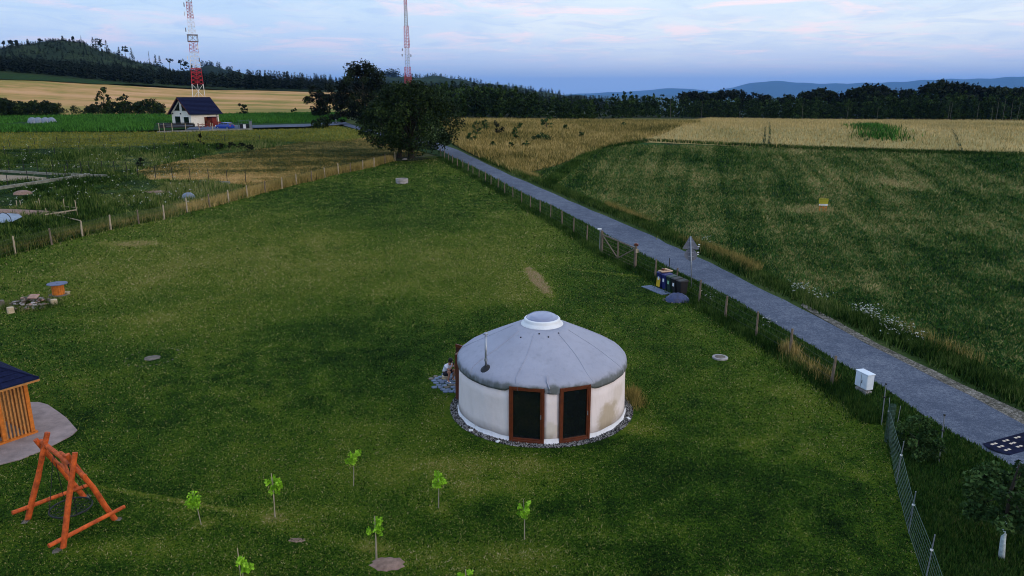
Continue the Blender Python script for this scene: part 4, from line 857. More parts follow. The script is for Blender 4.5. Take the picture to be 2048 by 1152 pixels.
# ================================================================== PERSON
def skin_mesh(name, verts, edges, rad, mat, parent, root=0, sub=2):
    me = bpy.data.meshes.new(name); me.from_pydata(verts, edges, []); o = bpy.data.objects.new(name, me); C.objects.link(o)
    sk = o.modifiers.new('skin', 'SKIN'); o.modifiers.new('sub', 'SUBSURF').levels = sub
    for i, r in enumerate(rad):
        sv = me.skin_vertices[0].data[i]; sv.radius = (r, r) if not isinstance(r, tuple) else r; sv.use_root = (i == root)
    dg = bpy.context.evaluated_depsgraph_get(); m2 = bpy.data.meshes.new_from_object(o.evaluated_get(dg)); bpy.data.objects.remove(o)
    m2.name = name; m2.materials.clear(); m2.materials.append(mat); m2.polygons.foreach_set('use_smooth', [True]*len(m2.polygons))
    n = bpy.data.objects.new(name, m2); return link(n, parent)
def person():
    p = P(897, 761); o = T('person', 'person in white shirt and dark shorts crouching by the yurt door', 'person', p, R(-42))
    V = [(-.20, 0, .30), (-.14, 0, .45), (-.05, 0, .60), (.04, 0, .73), (.10, 0, .80), (.15, 0, .87), (.18, 0, .95), (.18, 0, 1.01)]
    E = [(i, i+1) for i in range(7)]; Rr = [.13, .12, .125, .11, .05, .06, .085, .06]
    def add(ch, start, rs):
        a = start
        for v, r in zip(ch, rs): V.append(v); Rr.append(r); E.append((a, len(V)-1)); a = len(V)-1
        return a
    for s in (1, -1):
        add([(-.08, .11*s, .34), (.12, .15*s, .45), (.27, .16*s, .52), (.20, .15*s, .30), (.12, .14*s, .09), (.17, .15*s, .05), (.27, .17*s, .035)], 0, [.085, .078, .058, .05, .036, .04, .026])
        w = add([(.06, .15*s, .72), (.12, .19*s, .70), (.25, .20*s, .58), (.30, .13*s, .66), (.33, .06*s, .76)], 3, [.055, .048, .036, .032, .025])
        V.append((.33, .045*s, .80)); Rr.append(.026); E.append((w, len(V)-1)); h = len(V)-1
        for k, (fl, dx) in enumerate(((.06, -.024), (.07, -.008), (.066, .008), (.05, .024))):
            a = h
            for q in range(2):
                V.append((.33+dx-.012*q*q, (.04-.012*q)*s, .83+fl*(q+1)*.45)); Rr.append(.0085); E.append((a, len(V)-1)); a = len(V)-1
        V.append((.315, .02*s, .81)); Rr.append(.010); E.append((h, len(V)-1))
    skin_mesh('body', V, E, Rr, M['skin'], o)
    SV = [(-.205, 0, .30), (-.15, 0, .45), (-.055, 0, .60), (.035, 0, .73), (.075, 0, .775)]; SE = [(i, i+1) for i in range(4)]; SR = [.158, .150, .155, .135, .075]
    for s in (1, -1):
        a = 3
        for v, r in (((.055, .15*s, .725), .078), ((.12, .19*s, .70), .070), ((.19, .20*s, .64), .058)): SV.append(v); SR.append(r); SE.append((a, len(SV)-1)); a = len(SV)-1
    skin_mesh('shirt', SV, SE, SR, M['shirt'], o)
    HV = [(-.21, 0, .27), (-.08, .11, .33), (.10, .148, .44), (.19, .157, .485), (-.08, -.11, .33), (.10, -.148, .44), (.19, -.157, .485)]
    skin_mesh('shorts', HV, [(0, 1), (1, 2), (2, 3), (0, 4), (4, 5), (5, 6)], [.150, .105, .092, .078, .105, .092, .078], M['shorts'], o)
    hb = MB(); hb.lathe([(0, .112), (.05, .105), (.085, .07), (.102, .01), (.098, -.05), (.07, -.09)], 14, (.155, 0, .975)); hb.build('hair', M['hair'], o, smooth=True)
    fc = MB()
    fc.tube([(.25, 0, .965), (.278, 0, .935), (.26, 0, .93)], [.012, .016, .008], 6)
    for s in (1, -1): fc.rock((.175, .088*s, .945), (.03, .02, .055), 3)
    fc.build('nose_and_ears', M['skin'], o, smooth=True)
    ey = MB()
    for s in (1, -1): ey.rock((.252, .032*s, .965), (.016, .026, .014), 4)
    ey.box((.252, 0, .905), (.012, .045, .008)); ey.build('eyes_and_mouth', M['hair'], o)
    ft = MB()
    for s in (1, -1): ft.box((.21, .16*s, .03), (.25, .085, .05), rz=.1*s)
    ft.build('shoes', M['white'], o, bevel=.02)
    MB().box((.345, 0, .86), (.02, .075, .13)).build('phone', M['black'], T('phone', 'dark phone held up in both hands of the crouching person', 'phone', o.matrix_basis @ Vector((0, 0, 0)), R(-42)))
    st = T('wooden_block', 'low wooden block under the crouching person', 'stool', p, R(-42)); MB().tube([(-.2, 0, -.02), (-.2, 0, .17)], .15, 12).build('block', M['stump'], st)
person()

# ================================================================== GAZEBO + PAD
def gazebo():
    c0 = P(72, 868); u = Vector((-.55, -.83, 0)).normalized(); v = Vector((-.83, .55, 0)).normalized(); S = 3.3
    pad_o = [(v_.x, v_.y) for v_ in PW([(60, 806), (78, 806), (96, 811), (118, 826), (134, 838), (146, 852), (155, 862), (143, 873), (112, 889), (82, 904), (40, 921), (0, 931), (-200, 985), (-500, 950), (-420, 800), (-60, 790)])]
    pad = struct(MB().prism(pad_o, -.05, .045).build('paved_pad', M['pad']))
    z0 = .045; g = T('gazebo', 'square timber gazebo with dark hipped roof and slatted orange sides', 'gazebo', c0)
    def W(a, b, z): return Vector((c0.x + u.x*a + v.x*b, c0.y + u.y*a + v.y*b, z))
    q = Matrix(((u.x, v.x, 0), (u.y, v.y, 0), (0, 0, 1)))
    for a in (0.06, .98, 2.35, S-.06):
        for b in ((.06, S-.06)): MB().box(W(a, b, 1.10), (.13, .13, 1.96), mat=q).build('post', M['orange2'], g, world=True, bevel=.008)
    for b in (.98, 2.35): MB().box(W(.06, b, 1.10), (.13, .13, 1.96), mat=q).build('post', M['orange2'], g, world=True, bevel=.008)
    for b in (.06, S-.06): MB().box(W(S/2, b, .08), (S+.16, .17, .07), mat=q).build('bottom_beam', M['orange2'], g, world=True); MB().box(W(S/2, b, 2.12), (S+.1, .12, .12), mat=q).build('top_beam', M['orange2'], g, world=True)
    for a in (.06, S-.06): MB().box(W(a, S/2, .08), (.17, S-.30, .07), mat=q).build('bottom_beam', M['orange2'], g, world=True); MB().box(W(a, S/2, 2.12), (.12, S-.26, .12), mat=q).build('top_beam', M['orange2'], g, world=True)
    for k in range(7): MB().box(W(.18 + k*.118, .06, 1.08), (.055, .045, 1.93), mat=q).build('slat', M['slat'], g, world=True)
    for k in range(6): MB().box(W(2.48 + k*.13, .06, 1.08), (.055, .045, 1.93), mat=q).build('slat', M['slat'], g, world=True)
    for k in range(22): MB().box(W(.06, .20 + k*.135, 1.08), (.045, .055, 1.93), mat=q).build('slat', M['slat'], g, world=True)
    MB().box(W(1.2, .9, .32), (.9, .5, .5), mat=q).build('bench', M['frame'], g, world=True)
    O = .30; ez = 2.13; ap = W(S/2, S/2, 3.25); cs = [W(-O, -O, ez), W(S+O, -O, ez), W(S+O, S+O, ez), W(-O, S+O, ez)]
    for k in range(4):
        a, b = cs[k], cs[(k+1) % 4]; up = Vector((0, 0, .045))
        rf = MB().add([a, b, ap, a+up, b+up, ap+up], [(0, 2, 1), (3, 4, 5), (0, 1, 4, 3), (1, 2, 5, 4), (2, 0, 3, 5)]).build('roof_slope', M['slate'], g, world=True)
        for i in range(1, 9):       # courses of the covering
            t = i/9; p1 = a.lerp(ap, t) + up*1.25; p2 = b.lerp(ap, t) + up*1.25
            MB().beam(p1, p2, .05, .012).build('roof_course', M['slate'], rf, world=False).data.transform(Matrix.Translation(-g.location))
        MB().tube([a+up*1.2, ap+up*1.3], .03, 6).build('hip_cap', M['slate'], g, world=True)
        MB().beam(a - up*1.0, b - up*1.0, .03, .07).build('fascia', M['slat'], g, world=True); MB().beam(a*1 - Vector((0, 0, .01)) , b - Vector((0, 0, .01)), .02, .03).build('drip_edge', M['wire'], g, world=True)
gazebo()

# ================================================================== SWING
def swing():
    s = T('log_swing', 'orange log swing frame of two leaning A-frames with crossbars', 'swing', P(100, 1050))
    F1, F2, F3, F4 = P(53, 1040), P(172, 993), P(124, 1097), P(233, 1038)
    mA, mB_ = (F1+F2)/2, (F3+F4)/2; AX, BX = pt(91, 889, mA.y), pt(144, 932, mB_.y)
    def log(a, b, r, name, r2=None, n=10):
        d = (b-a); mid = a.lerp(b, .5) + Vector((random.uniform(-.02, .02),)*3); return MB().tube([a, a.lerp(b, .25), mid, a.lerp(b, .75), b], [r, r*.98, r*.96, r*.93, r2 or r*.88], n).build(name, M['orange'], s, world=True, smooth=False)
    ext = lambda a, b, k: a + (b-a)*k
    off = Vector((.05, -.03, 0))
    log(F1 - Vector((0, 0, .1)), pt(95, 865, mA.y-.1), .085, 'leg'); log(F2 - Vector((0, 0, .1)), pt(71, 879, mA.y-.05), .080, 'leg')
    log(F3 - Vector((0, 0, .1)), pt(150, 905, mB_.y-.05), .080, 'leg'); log(F4 - Vector((0, 0, .1)), pt(134, 909, mB_.y+.05), .080, 'leg')
    log(pt(82, 882, mA.y+.02), pt(170, 953, mB_.y-.35), .068, 'ridge_beam')
    dA = (F2-F1).normalized(); dB = (F4-F3).normalized()
    log(pt(24, 1026, F1.y-.28), pt(184, 967, F2.y+.16), .062, 'crossbar'); log(pt(97, 1092, F3.y-.24), pt(249, 1013, F4.y+.16), .062, 'crossbar')
    log(pt(107, 917, mA.y-.25), pt(141, 951, mB_.y+.25), .04, 'brace'); log(pt(118, 909, mA.y-.5), pt(143, 958, mB_.y+.1), .04, 'brace'); log(pt(121, 905, mA.y-.6), pt(148, 925, mB_.y+.05), .05, 'brace')
    MB().tube([pt(91, 887, mA.y-.12), pt(93, 893, mA.y-.16)], .03, 8).build('bolt', M['steel'], s, world=True)
    sw = T('nest_swing', 'round black rope nest swing hanging inside the orange log frame', 'swing seat', P(118, 1040))
    c = (mA+mB_)/2 + Vector((0, 0, .42)); n = 28; rr = .55
    MB().tube([c + Vector((rr*math.cos(t), rr*math.sin(t), 0)) for t in np.linspace(0, 2*math.pi, n)], .022, 6).build('hoop', M['black'], sw, world=True)
    nb = MB()
    for k in range(-3, 4):
        t = k*.16; h = math.sqrt(max(0, rr*rr - t*t))
        for ax in (0, 1):
            pts = [c + (Vector((t, j*h, -.10*(1-j*j))) if ax else Vector((j*h, t, -.10*(1-j*j)))) for j in (-1, -.5, 0, .5, 1)]; nb.tube(pts, .006, 3)
    nb.build('net', M['black'], sw, world=True)
    ta, tb_ = pt(107, 905, mA.y-.4), pt(137, 928, mB_.y+.1)
    for k, t in enumerate((.7, 2.4, 3.9, 5.5)): MB().tube([c + Vector((rr*math.cos(t), rr*math.sin(t), 0)), (ta if k in (1, 2) else tb_)], .010, 5).build('rope', M['black'], sw, world=True)
    for i, (px, py, lab) in enumerate(((50, 1043, 'leftmost'), (175, 993, 'rearmost'), (112, 1103, 'nearest'), (238, 1038, 'rightmost'))):
        p = P(px, py); o = T('stone_footing', 'flat grey footing stone under the %s leg of the orange swing' % lab, 'stone', p, 0, 'footings of the log swing')
        MB().rock((0, 0, .0), (.34, .26, .07), 60+i).build('stone', M['stone'], o)
swing()

# ================================================================== SAPLINGS
SAP = [(403, 1050, 384, 982, 36, 28, 0, 'leaning sapling with drooping leaves nearest the orange swing'), (549, 1035, 545, 953, 28, 40, 946, 'sapling with stake poking above its leaves, second from the left'), (707, 973, 706, 902, 26, 24, 0, 'small-headed sapling farthest from the camera'), (877, 1017, 876, 941, 26, 34, 0, 'round-headed sapling left of the yurt windows'),
       (752, 1118, 748, 1033, 28, 42, 1031, 'sapling beside the bare oval patch of soil'), (1049, 1080, 1047, 997, 22, 40, 0, 'slim sapling below the yurt windows, rightmost of all'), (484, 1196, 485, 1110, 24, 36, 1095, 'sapling cut by the bottom edge, left of centre'), (930, 1225, 931, 1142, 28, 36, 1138, 'sapling with only its tip in view at the bottom edge')]
for i, (bx, by, tx, ty, wp, hp_, st, lab) in enumerate(SAP):
    p = P(bx, by); o = T('sapling', lab, 'sapling', p, 0, 'staked saplings planted on the lawn'); sc = (p.y*cp + CAMZ*sp)/F
    top = pt(tx, ty, p.y) - p; MB().tube([(0, 0, -.05), top*.5 + Vector((.015, 0, 0)), top*.98], [.015, .012, .005], 6).build('stem', M['stem'], o)
    rg = np.random.default_rng(500+i); ch = hp_*sc; cw = wp*sc; n = 13
    cent = np.stack([top.x + rg.uniform(-.5, .5, n)*cw*.85, top.y + rg.uniform(-.5, .5, n)*cw*.8, top.z - ch*.12 - rg.random(n)*ch*.85], 1)
    v, t = leaves(cent, .062, 380, cw*.21, 1.0, 520+i, droop=.6); npmesh('foliage', v, np.arange(len(v)).reshape(-1, 3), M['leaf_bright'], tint=t, parent=o, ofs=0)
    if st: sz = zat(bx, st, p.y); MB().tube([(.03, 0, -.1), (.03, -.02, sz)], .011, 5).build('stake', M['post_pale'], o)
def soil(px_, py_, rx, ry, lab, seed, mat='soil', h=.05):
    p = P(px_, py_); rd = random.Random(seed); pts = [(rx*(1+rd.uniform(-.15, .15))*math.cos(t), ry*(1+rd.uniform(-.15, .15))*math.sin(t)) for t in np.linspace(0, 2*math.pi, 22)[:-1]]
    mb = MB(); n = len(pts); g = lambda a, b, q: Vector((a, b, Z(p.x+a, p.y+b) - p.z + q))
    mb.v = [g(a, b, -.02) for a, b in pts] + [g(a*.85, b*.85, h*.5) for a, b in pts] + [g(a*.45, b*.45, h) for a, b in pts] + [g(0, 0, h)]
    for k in range(n): k2 = (k+1) % n; mb.f += [(k, k2, n+k2, n+k), (n+k, n+k2, 2*n+k2, 2*n+k), (2*n+k, 2*n+k2, 3*n)]
    o = mb.build('bare_soil_patch', M[mat], smooth=True); o.location = p; return struct(o)
soil(775, 1129, .50, .36, '', 1); soil(593, 1081, .30, .14, '', 2, h=.02); soil(305, 716, .42, .40, '', 3, 'stone', .03)
for k in range(26):
    t = 2*math.pi*k/26 + random.uniform(-.08, .08); c = P(306, 714)
    if random.random() < .35: continue
    o = T('edging_stone', 'half-buried stone in the ring round the old fire spot', 'stone', c + Vector((1.15*math.cos(t), 1.25*math.sin(t), 0)), 0, 'half-buried ring stones of the old fire spot'); MB().rock((0, 0, .0), (.16, .10, .07), k).build('stone', M['stone'], o)

# ================================================================== SPOOL TABLE, STONE FIREPLACE
def spool():
    p = P(118, 591); o = T('cable_spool_table', 'cable spool table with blue-grey top and orange barrel', 'table', p); zt = zat(115, 567, p.y) - p.z
    MB().tube([(0, 0, zt-.03), (0, 0, zt+.015)], .56, 32).build('table_top', M['spool_top'], o, bevel=.006); MB().tube([(0, 0, zt+.014), (0, 0, zt+.02)], .06, 12).build('centre_hole', M['black'], o)
    for k in range(16):
        t = 2*math.pi*k/16; MB().box((.32*math.cos(t), .32*math.sin(t), .10 + (zt-.16)/2), (.03, .115, zt-.14), rz=t).build('stave', M['orange2'], o)
    MB().tube([(0, 0, .04), (0, 0, .09)], .54, 28).build('bottom_disc', M['stone'], o)
    b = T('low_bench', 'low pale bench end beside the spool table', 'bench', P(131, 590)); MB().box((0, .05, .17), (.42, .3, .05)).build('seat', M['post_pale'], b)
    for x in (-.16, .16): MB().box((x, .05, .07), (.06, .24, .15)).build('leg', M['post_pale'], b)
spool()
def fireplace():
    c = P(64, 611); fp = T('stone_heap', 'low heap of broken stones and rubble round the fireplace', 'stone heap', c); rd = random.Random(8); k = 0
    while k < 110:
        a = rd.uniform(0, 2*math.pi); q = rd.random()**.5; x, y = 1.25*q*math.cos(a), .95*q*math.sin(a); h = .60*(1-q**2) + .04
        MB().rock((x, y, rd.uniform(.3, 1)*h), (rd.uniform(.16, .36), rd.uniform(.14, .28), rd.uniform(.08, .18)), k).build('stone', M['stone_red'] if k % 7 == 0 else (M['concrete'] if k % 5 == 0 else M['stone']), fp); k += 1
    MB().box((.35, -.25, .62), (.52, .40, .05), mat=Matrix.Rotation(.35, 3, 'X')).build('flat_slab', M['stone_red'], fp)
    for i, (px, py, lab) in enumerate(((22, 626, 'pale upright log stump left of the stone heap'), (109, 610, 'pale cut log stump right of the stone heap'), (3, 612, 'weathered stump at the left edge of the frame'))):
        o = T('log_stump', lab, 'stump', P(px, py), 0, 'log seats round the fireplace'); MB().tube([(0, 0, -.02), (0, 0, .34)], [.19, .175], 14).build('log', M['stump'] if i < 2 else M['stone'], o, bevel=.01)
fireplace()

# ================================================================== MANHOLE, WELL RING
p = P(1440, 717); o = T('manhole_cover', 'round pale concrete manhole cover set in the lawn', 'manhole'); o.location = p
MB().tube([(0, 0, -.05), (0, 0, .09)], .36, 32).build('concrete_ring', M['concrete'], o, bevel=.01); MB().tube([(0, 0, .085), (0, 0, .10)], .24, 28).build('lid', M['stone'], o)
p = P(804, 366); o = T('well_ring', 'round pale concrete well ring standing on the far lawn', 'well'); o.location = p
MB().lathe([(.60, .55), (.72, .56), (.75, .54), (.75, -.05), (.60, -.05), (.60, .5)], 30, closed=True).build('ring', M['concrete'], o); MB().lathe([(.76, .30), (.775, .29), (.76, .27)], 30).build('joint', M['stone'], o); MB().tube([(0, 0, .36), (0, 0, .40)], .59, 24).build('cover', M['stone'], o)
MB().rock((0, 0, .08), (.35, .3, .3), 9).build('stone', M['concrete'], T('loose_stone', 'small pale stone in front of the well ring', 'stone', P(808, 367.5)))

# ================================================================== FENCES
postbm = MB(); postbm.tube([(0, 0, -.3), (0, 0, .4), (.006, 0, .9), (0, .004, 1.32)], [.058, .055, .05, .046], 8); proto_post = postbm.build('post', M['post'], None); post_me = proto_post.data; bpy.data.objects.remove(proto_post)
post_me_p = post_me.copy(); post_me_p.materials[0] = M['post_pale']
def fence(label, pxs, hgt=1.3, wires=4, pale=False, wmat='wire', rr=None):
    W = PW(pxs); f = T('fence', label, 'fence', W[0])
    for i, q in enumerate(W):
        o = bpy.data.objects.new('post', post_me_p if (pale and i % 3) else post_me); link(o, f); o.location = q - W[0]; s = hgt/1.3*random.uniform(.93, 1.07); rs = random.uniform(.85, 1.15)*(rr or (1.35 if pale else 1))
        o.scale = (rs, rs, s); o.rotation_euler = (random.uniform(-.045, .045), random.uniform(-.045, .045), random.random()*6)
    for k in range(wires):
        h = hgt*(.25 + .68*k/(wires-1)); pts = []
        for i, q in enumerate(W):
            pts.append(q + Vector((0, 0, h)))
            if i < len(W)-1: pts.append((q + W[i+1])/2 + Vector((0, 0, h-.03)))
        MB().tube(pts, .004, 3, cap=False).build('wire', M[wmat], f, world=True)
    return f
fence('long pale wooden post fence with golden grass along the left edge of the lawn', FENCE_L, 1.3, 4, True)
fence('wooden post and wire fence between lawn and road, beyond the gate', FENCE_R, 1.3, 4)
fence('wooden post and wire fence between lawn and road, nearer than the gate', FENCE_R2, 1.35, 4, rr=1.15)
def garden_fence(label, pxs, hgt):
    W = PW(pxs); f = T('garden_fence', label, 'fence', W[0])
    for q in W: MB().tube([q - Vector((0, 0, .2)), q + Vector((random.uniform(-.03, .03), 0, hgt))], .04, 5).build('post', M['steel_dark'], f, world=True)
    for k in range(3): MB().tube([q + Vector((0, 0, hgt*(.3+.33*k))) for q in W], .006, 3, cap=False).build('wire', M['gwire'], f, world=True)
garden_fence('dark steel post fence behind the concrete-edged plot', [(-40, 343), (-10, 344), (20, 345), (49, 345), (77, 345), (107, 346), (137, 346), (164, 347), (180, 348), (206, 348), (230, 349), (255, 350)], 1.6)
garden_fence('dark steel post fence running beside the concrete kerb', [(-60, 391), (-20, 384), (17, 377), (57, 367), (96, 363), (132, 355), (165, 351)], 1.5)
garden_fence('dark steel post fence along the near side of the hay meadow', [(277, 354), (312, 359), (346, 361), (381, 361), (418, 364), (455, 366), (492, 367)], 1.6)
garden_fence('thin dark fence line across the far weedy plots', [(-40, 312), (10, 311), (60, 310), (110, 309), (160, 308), (210, 306), (260, 305), (310, 303), (360, 302)], 1.3)
garden_fence('thin dark posts at the edge of the olive meadow below the hedge', [(20, 296), (70, 292), (115, 290), (160, 288), (200, 287), (222, 286), (330, 283), (375, 282), (450, 284), (520, 286)], 1.3)
# gate
def gate():
    L_, R_ = P(1203, 506), P(1270, 537); g = T('farm_gate', 'double-leaf wooden field gate with diagonal braces in the roadside fence', 'gate', L_)
    for q in (L_, R_): MB().tube([q - Vector((0, 0, .3)), q + Vector((0, 0, 1.75))], [.10, .09], 8).build('gate_post', M['post'], g, world=True)
    MB().rock(R_ + Vector((0, 0, 1.72)), (.36, .36, .26), 5).build('post_cap', M['frame'], g, world=True)
    MB().box(R_ + Vector((.06, -.14, 1.3)), (.18, .12, .26)).build('letter_slot', M['post_pale'], g, world=True)
    mid = (L_+R_)/2; up = Vector((0, 0, 1))
    for a, b in ((L_, mid), (R_, mid)):
        d = (b-a).normalized(); a2, b2 = a + d*.14, b - d*.04; leaf = MB().beam(a2 + up*1.45, b2 + up*1.45, .06, .09).build('gate_leaf', M['post'], g, world=True)
        def sub(x, y, w_=.05, h_=.08): MB().beam(x, y, w_, h_).build('rail', M['post'], leaf).data.transform(Matrix.Translation(-g.location))
        sub(a2 + up*.12, b2 + up*.12); sub(a2 + up*.1, a2 + up*1.45); sub(b2 + up*.1, b2 + up*1.45); sub(a2 + up*1.38, b2 + up*.2)
        for k in range(4): sub(a2 + up*(.35+.28*k), b2 + up*(.35+.28*k), .012, .012)
    q = P(1199, 503); pl = T('pale_marker_post', 'thin post with a bright white cap beside the left gate post', 'post', q); MB().tube([(0, 0, -.1), (0, 0, 1.72)], .028, 6).build('pole', M['steel'], pl); MB().box((-.05, 0, 1.78), (.30, .12, .08)).build('cap', M['white'], pl)
gate()
# bins
def bins():
    a, b = P(1311, 577), P(1349, 586.5); A = P(1309, 574); B = P(1352, 594); d = (B-A).normalized(); n_ = Vector((-d.y, d.x, 0)) ; n_ = n_ if n_.y > 0 else -n_
    sl = T('bin_slab', 'grey concrete slab path under the row of wheelie bins', 'slab', A); 
    base = [P(1284, 571), P(1300, 566), P(1345, 585), P(1352, 594), P(1325, 588)]
    s1, s2 = P(1288, 573), P(1330, 590)
    for k in range(6):
        t = (k+.5)/6; MB().box(s1.lerp(s2, t) + Vector((0, 0, .02)) + n_*.15, ((s2-s1).length/6*.96, .75, .06), rz=math.atan2(d.y, d.x)).build('slab', M['flag'], sl, world=True)
    defs = [('blue_p', 'label', 'navy wheelie bin at the left end of the row, with a yellow side', 'yellow_p'), ('blue_p', 'label', 'dark blue wheelie bin with a white sticker, second in the row', None), ('green_p', 'label_g', 'dark green wheelie bin with a pale green sticker', None), ('black', 'label', 'black wheelie bin with a white sticker', None), ('black', None, 'plain black wheelie bin at the right end of the row', None)]
    q = Matrix.Rotation(math.atan2(d.y, d.x), 3, 'Z'); Lr = (B-A).length; wd_ = .46
    for i, (m1, st, lab, side) in enumerate(defs):
        c = A + d*(.28 + i*.56) + n_*.35; c.z = Z(c.x, c.y); o = T('wheelie_bin', lab, 'bin', c, math.atan2(d.y, d.x), 'wheelie bins by the roadside fence')
        w0, w1, d0, d1 = .38, .48, .42, .56
        MB().add([(-w0/2, -d0/2, .06), (w0/2, -d0/2, .06), (w0/2, d0/2, .06), (-w0/2, d0/2, .06), (-w1/2, -d1/2, .98), (w1/2, -d1/2, .98), (w1/2, d1/2, .98), (-w1/2, d1/2, .98)], [(0, 3, 2, 1), (4, 5, 6, 7), (0, 1, 5, 4), (1, 2, 6, 5), (2, 3, 7, 6), (3, 0, 4, 7)]).build('body', M[m1], o, bevel=.015)
        MB().add([(-w1/2-.02, -d1/2-.04, .985), (w1/2+.02, -d1/2-.04, .985), (w1/2+.02, d1/2+.02, .985), (-w1/2-.02, d1/2+.02, .985), (-w1/2+.03, -d1/2+.02, 1.04), (w1/2-.03, -d1/2+.02, 1.04), (w1/2-.03, d1/2, 1.08), (-w1/2+.03, d1/2, 1.08)], [(0, 3, 2, 1), (4, 5, 6, 7), (0, 1, 5, 4), (1, 2, 6, 5), (2, 3, 7, 6), (3, 0, 4, 7)]).build('lid', M[m1], o, bevel=.01)
        for s in (-1, 1): MB().tube([(s*.20-.03, .2, .1), (s*.20+.03, .2, .1)], .1, 12).build('wheel', M['rubber'], o)
        MB().tube([(-.2, d1/2+.06, .97), (.2, d1/2+.06, .97)], .018, 6).build('handle', M[m1], o)
        if st: MB().box((0, -.262, .66), (.17, .012, .24), mat=Matrix.Rotation(-.065, 3, 'X')).build('sticker', M[st], o)
        if side: MB().box((0, -.258, .50), (.40, .014, .80), mat=Matrix.Rotation(-.065, 3, 'X')).build('yellow_panel', M[side], o)
    o = T('cardboard_heap', 'flattened pale cardboard lying on top of the left bins', 'cardboard', A + d*.4 + n_*.35 + Vector((0, 0, 1.08)))
    MB().box((.05, 0, .04), (.62, .5, .05), rz=.3).build('sheet', M['card'], o); MB().box((.35, .12, .08), (.5, .35, .05), mat=Matrix.Rotation(.25, 3, 'Y') @ Matrix.Rotation(-.4, 3, 'Z')).build('sheet', M['card'], o); MB().box((.0, .1, .11), (.2, .16, .13), rz=.8).build('carton', M['frame'], o)
    # covered mound
    c = P(1354, 601); mo = MB(); n = 26; rings = [(1.0, -.03), (.97, .06), (.86, .2), (.62, .36), (.3, .44), (0, .46)]
    rd = random.Random(4); jit_ = [rd.uniform(.9, 1.1) for _ in range(n)]
    for r, z in rings:
        for k in range(n): t = 2*math.pi*k/n; mo.v.append(Vector((r*.78*jit_[k]*math.cos(t), r*.62*jit_[k]*math.sin(t), z + .03*math.sin(5*t+r*6)*(r > .2))))
    for i in range(5):
        for k in range(n): mo.f.append((i*n+k, i*n+(k+1) % n, (i+1)*n+(k+1) % n, (i+1)*n+k))
    o = T('covered_mound', 'low mound under a dark blue tarpaulin beside the bins', 'tarpaulin mound', c); mo.build('tarpaulin', M['tarp'], o, smooth=True)
    for k in range(12):
        t = 2*math.pi*k/12; MB().rock((.82*math.cos(t), .66*math.sin(t), .02), (.16, .12, .09), k+70).build('stone', M['stone'], o)
    for i, (px, py) in enumerate(((1337, 560), (1332, 566))):
        o = T('thin_stake', 'thin dark stake behind the bins, %s one' % ('taller' if i == 0 else 'shorter'), 'stake', P(px, py), 0, 'thin stakes behind the bins'); MB().tube([(0, 0, -.1), (0, 0, 1.5-.25*i)], .025, 6).build('stake', M['steel_dark'], o)
bins()
# road sign seen from behind
def sign():
    p = P(1383.5, 576); s = T('road_sign', 'back of a triangular and a round road sign on one tall grey pole', 'road sign', p); top = pt(1381.5, 473, p.y) - p
    pole = MB().tube([(0, 0, -.2), top], .035, 10).build('pole', M['steel'], s, smooth=True)
    ax = Vector((1, -.12, 0)).normalized(); zt = top.z
    def plate(name, pts, yo, mat):
        vs = []; n = len(pts)
        for k in (0, 1):
            for (a, z) in pts: vs.append(Vector((top.x*(z/zt), 0, z)) + ax*a + Vector((0, yo + k*.015, 0)))
        return MB().add(vs, [tuple(range(n))[::-1], tuple(range(n, 2*n))] + [(i, (i+1) % n, n+(i+1) % n, n+i) for i in range(n)]).build(name, M[mat], s)
    tri = plate('triangle_plate', [(-.48, zt-.80), (.48, zt-.80), (.44, zt-.86), (-.44, zt-.86)][0:0] + [(-.46, zt-.83), (.46, zt-.83), (.50, zt-.77), (.05, zt-.02), (-.05, zt-.02), (-.50, zt-.77)], .05, 'plate')
    rnd = plate('round_plate', [(.40*math.cos(t), zt-1.20+.38*math.sin(t)) for t in np.linspace(0, 2*math.pi, 25)[:-1]], .075, 'plate')
    for z in (zt-.35, zt-.68, zt-1.05, zt-1.3): MB().box(Vector((top.x*z/zt, .03, z)), (.34, .03, .035)).build('bracket', M['steel'], s)
    for i, (a, z) in enumerate(((.30, zt-.52), (.27, zt-.66), (.27, zt-1.02), (.25, zt-1.15))): MB().box(Vector((a, .043, z)), (.12, .006, .06)).build('maker_sticker', M['label'], tri if i < 2 else rnd)
sign()
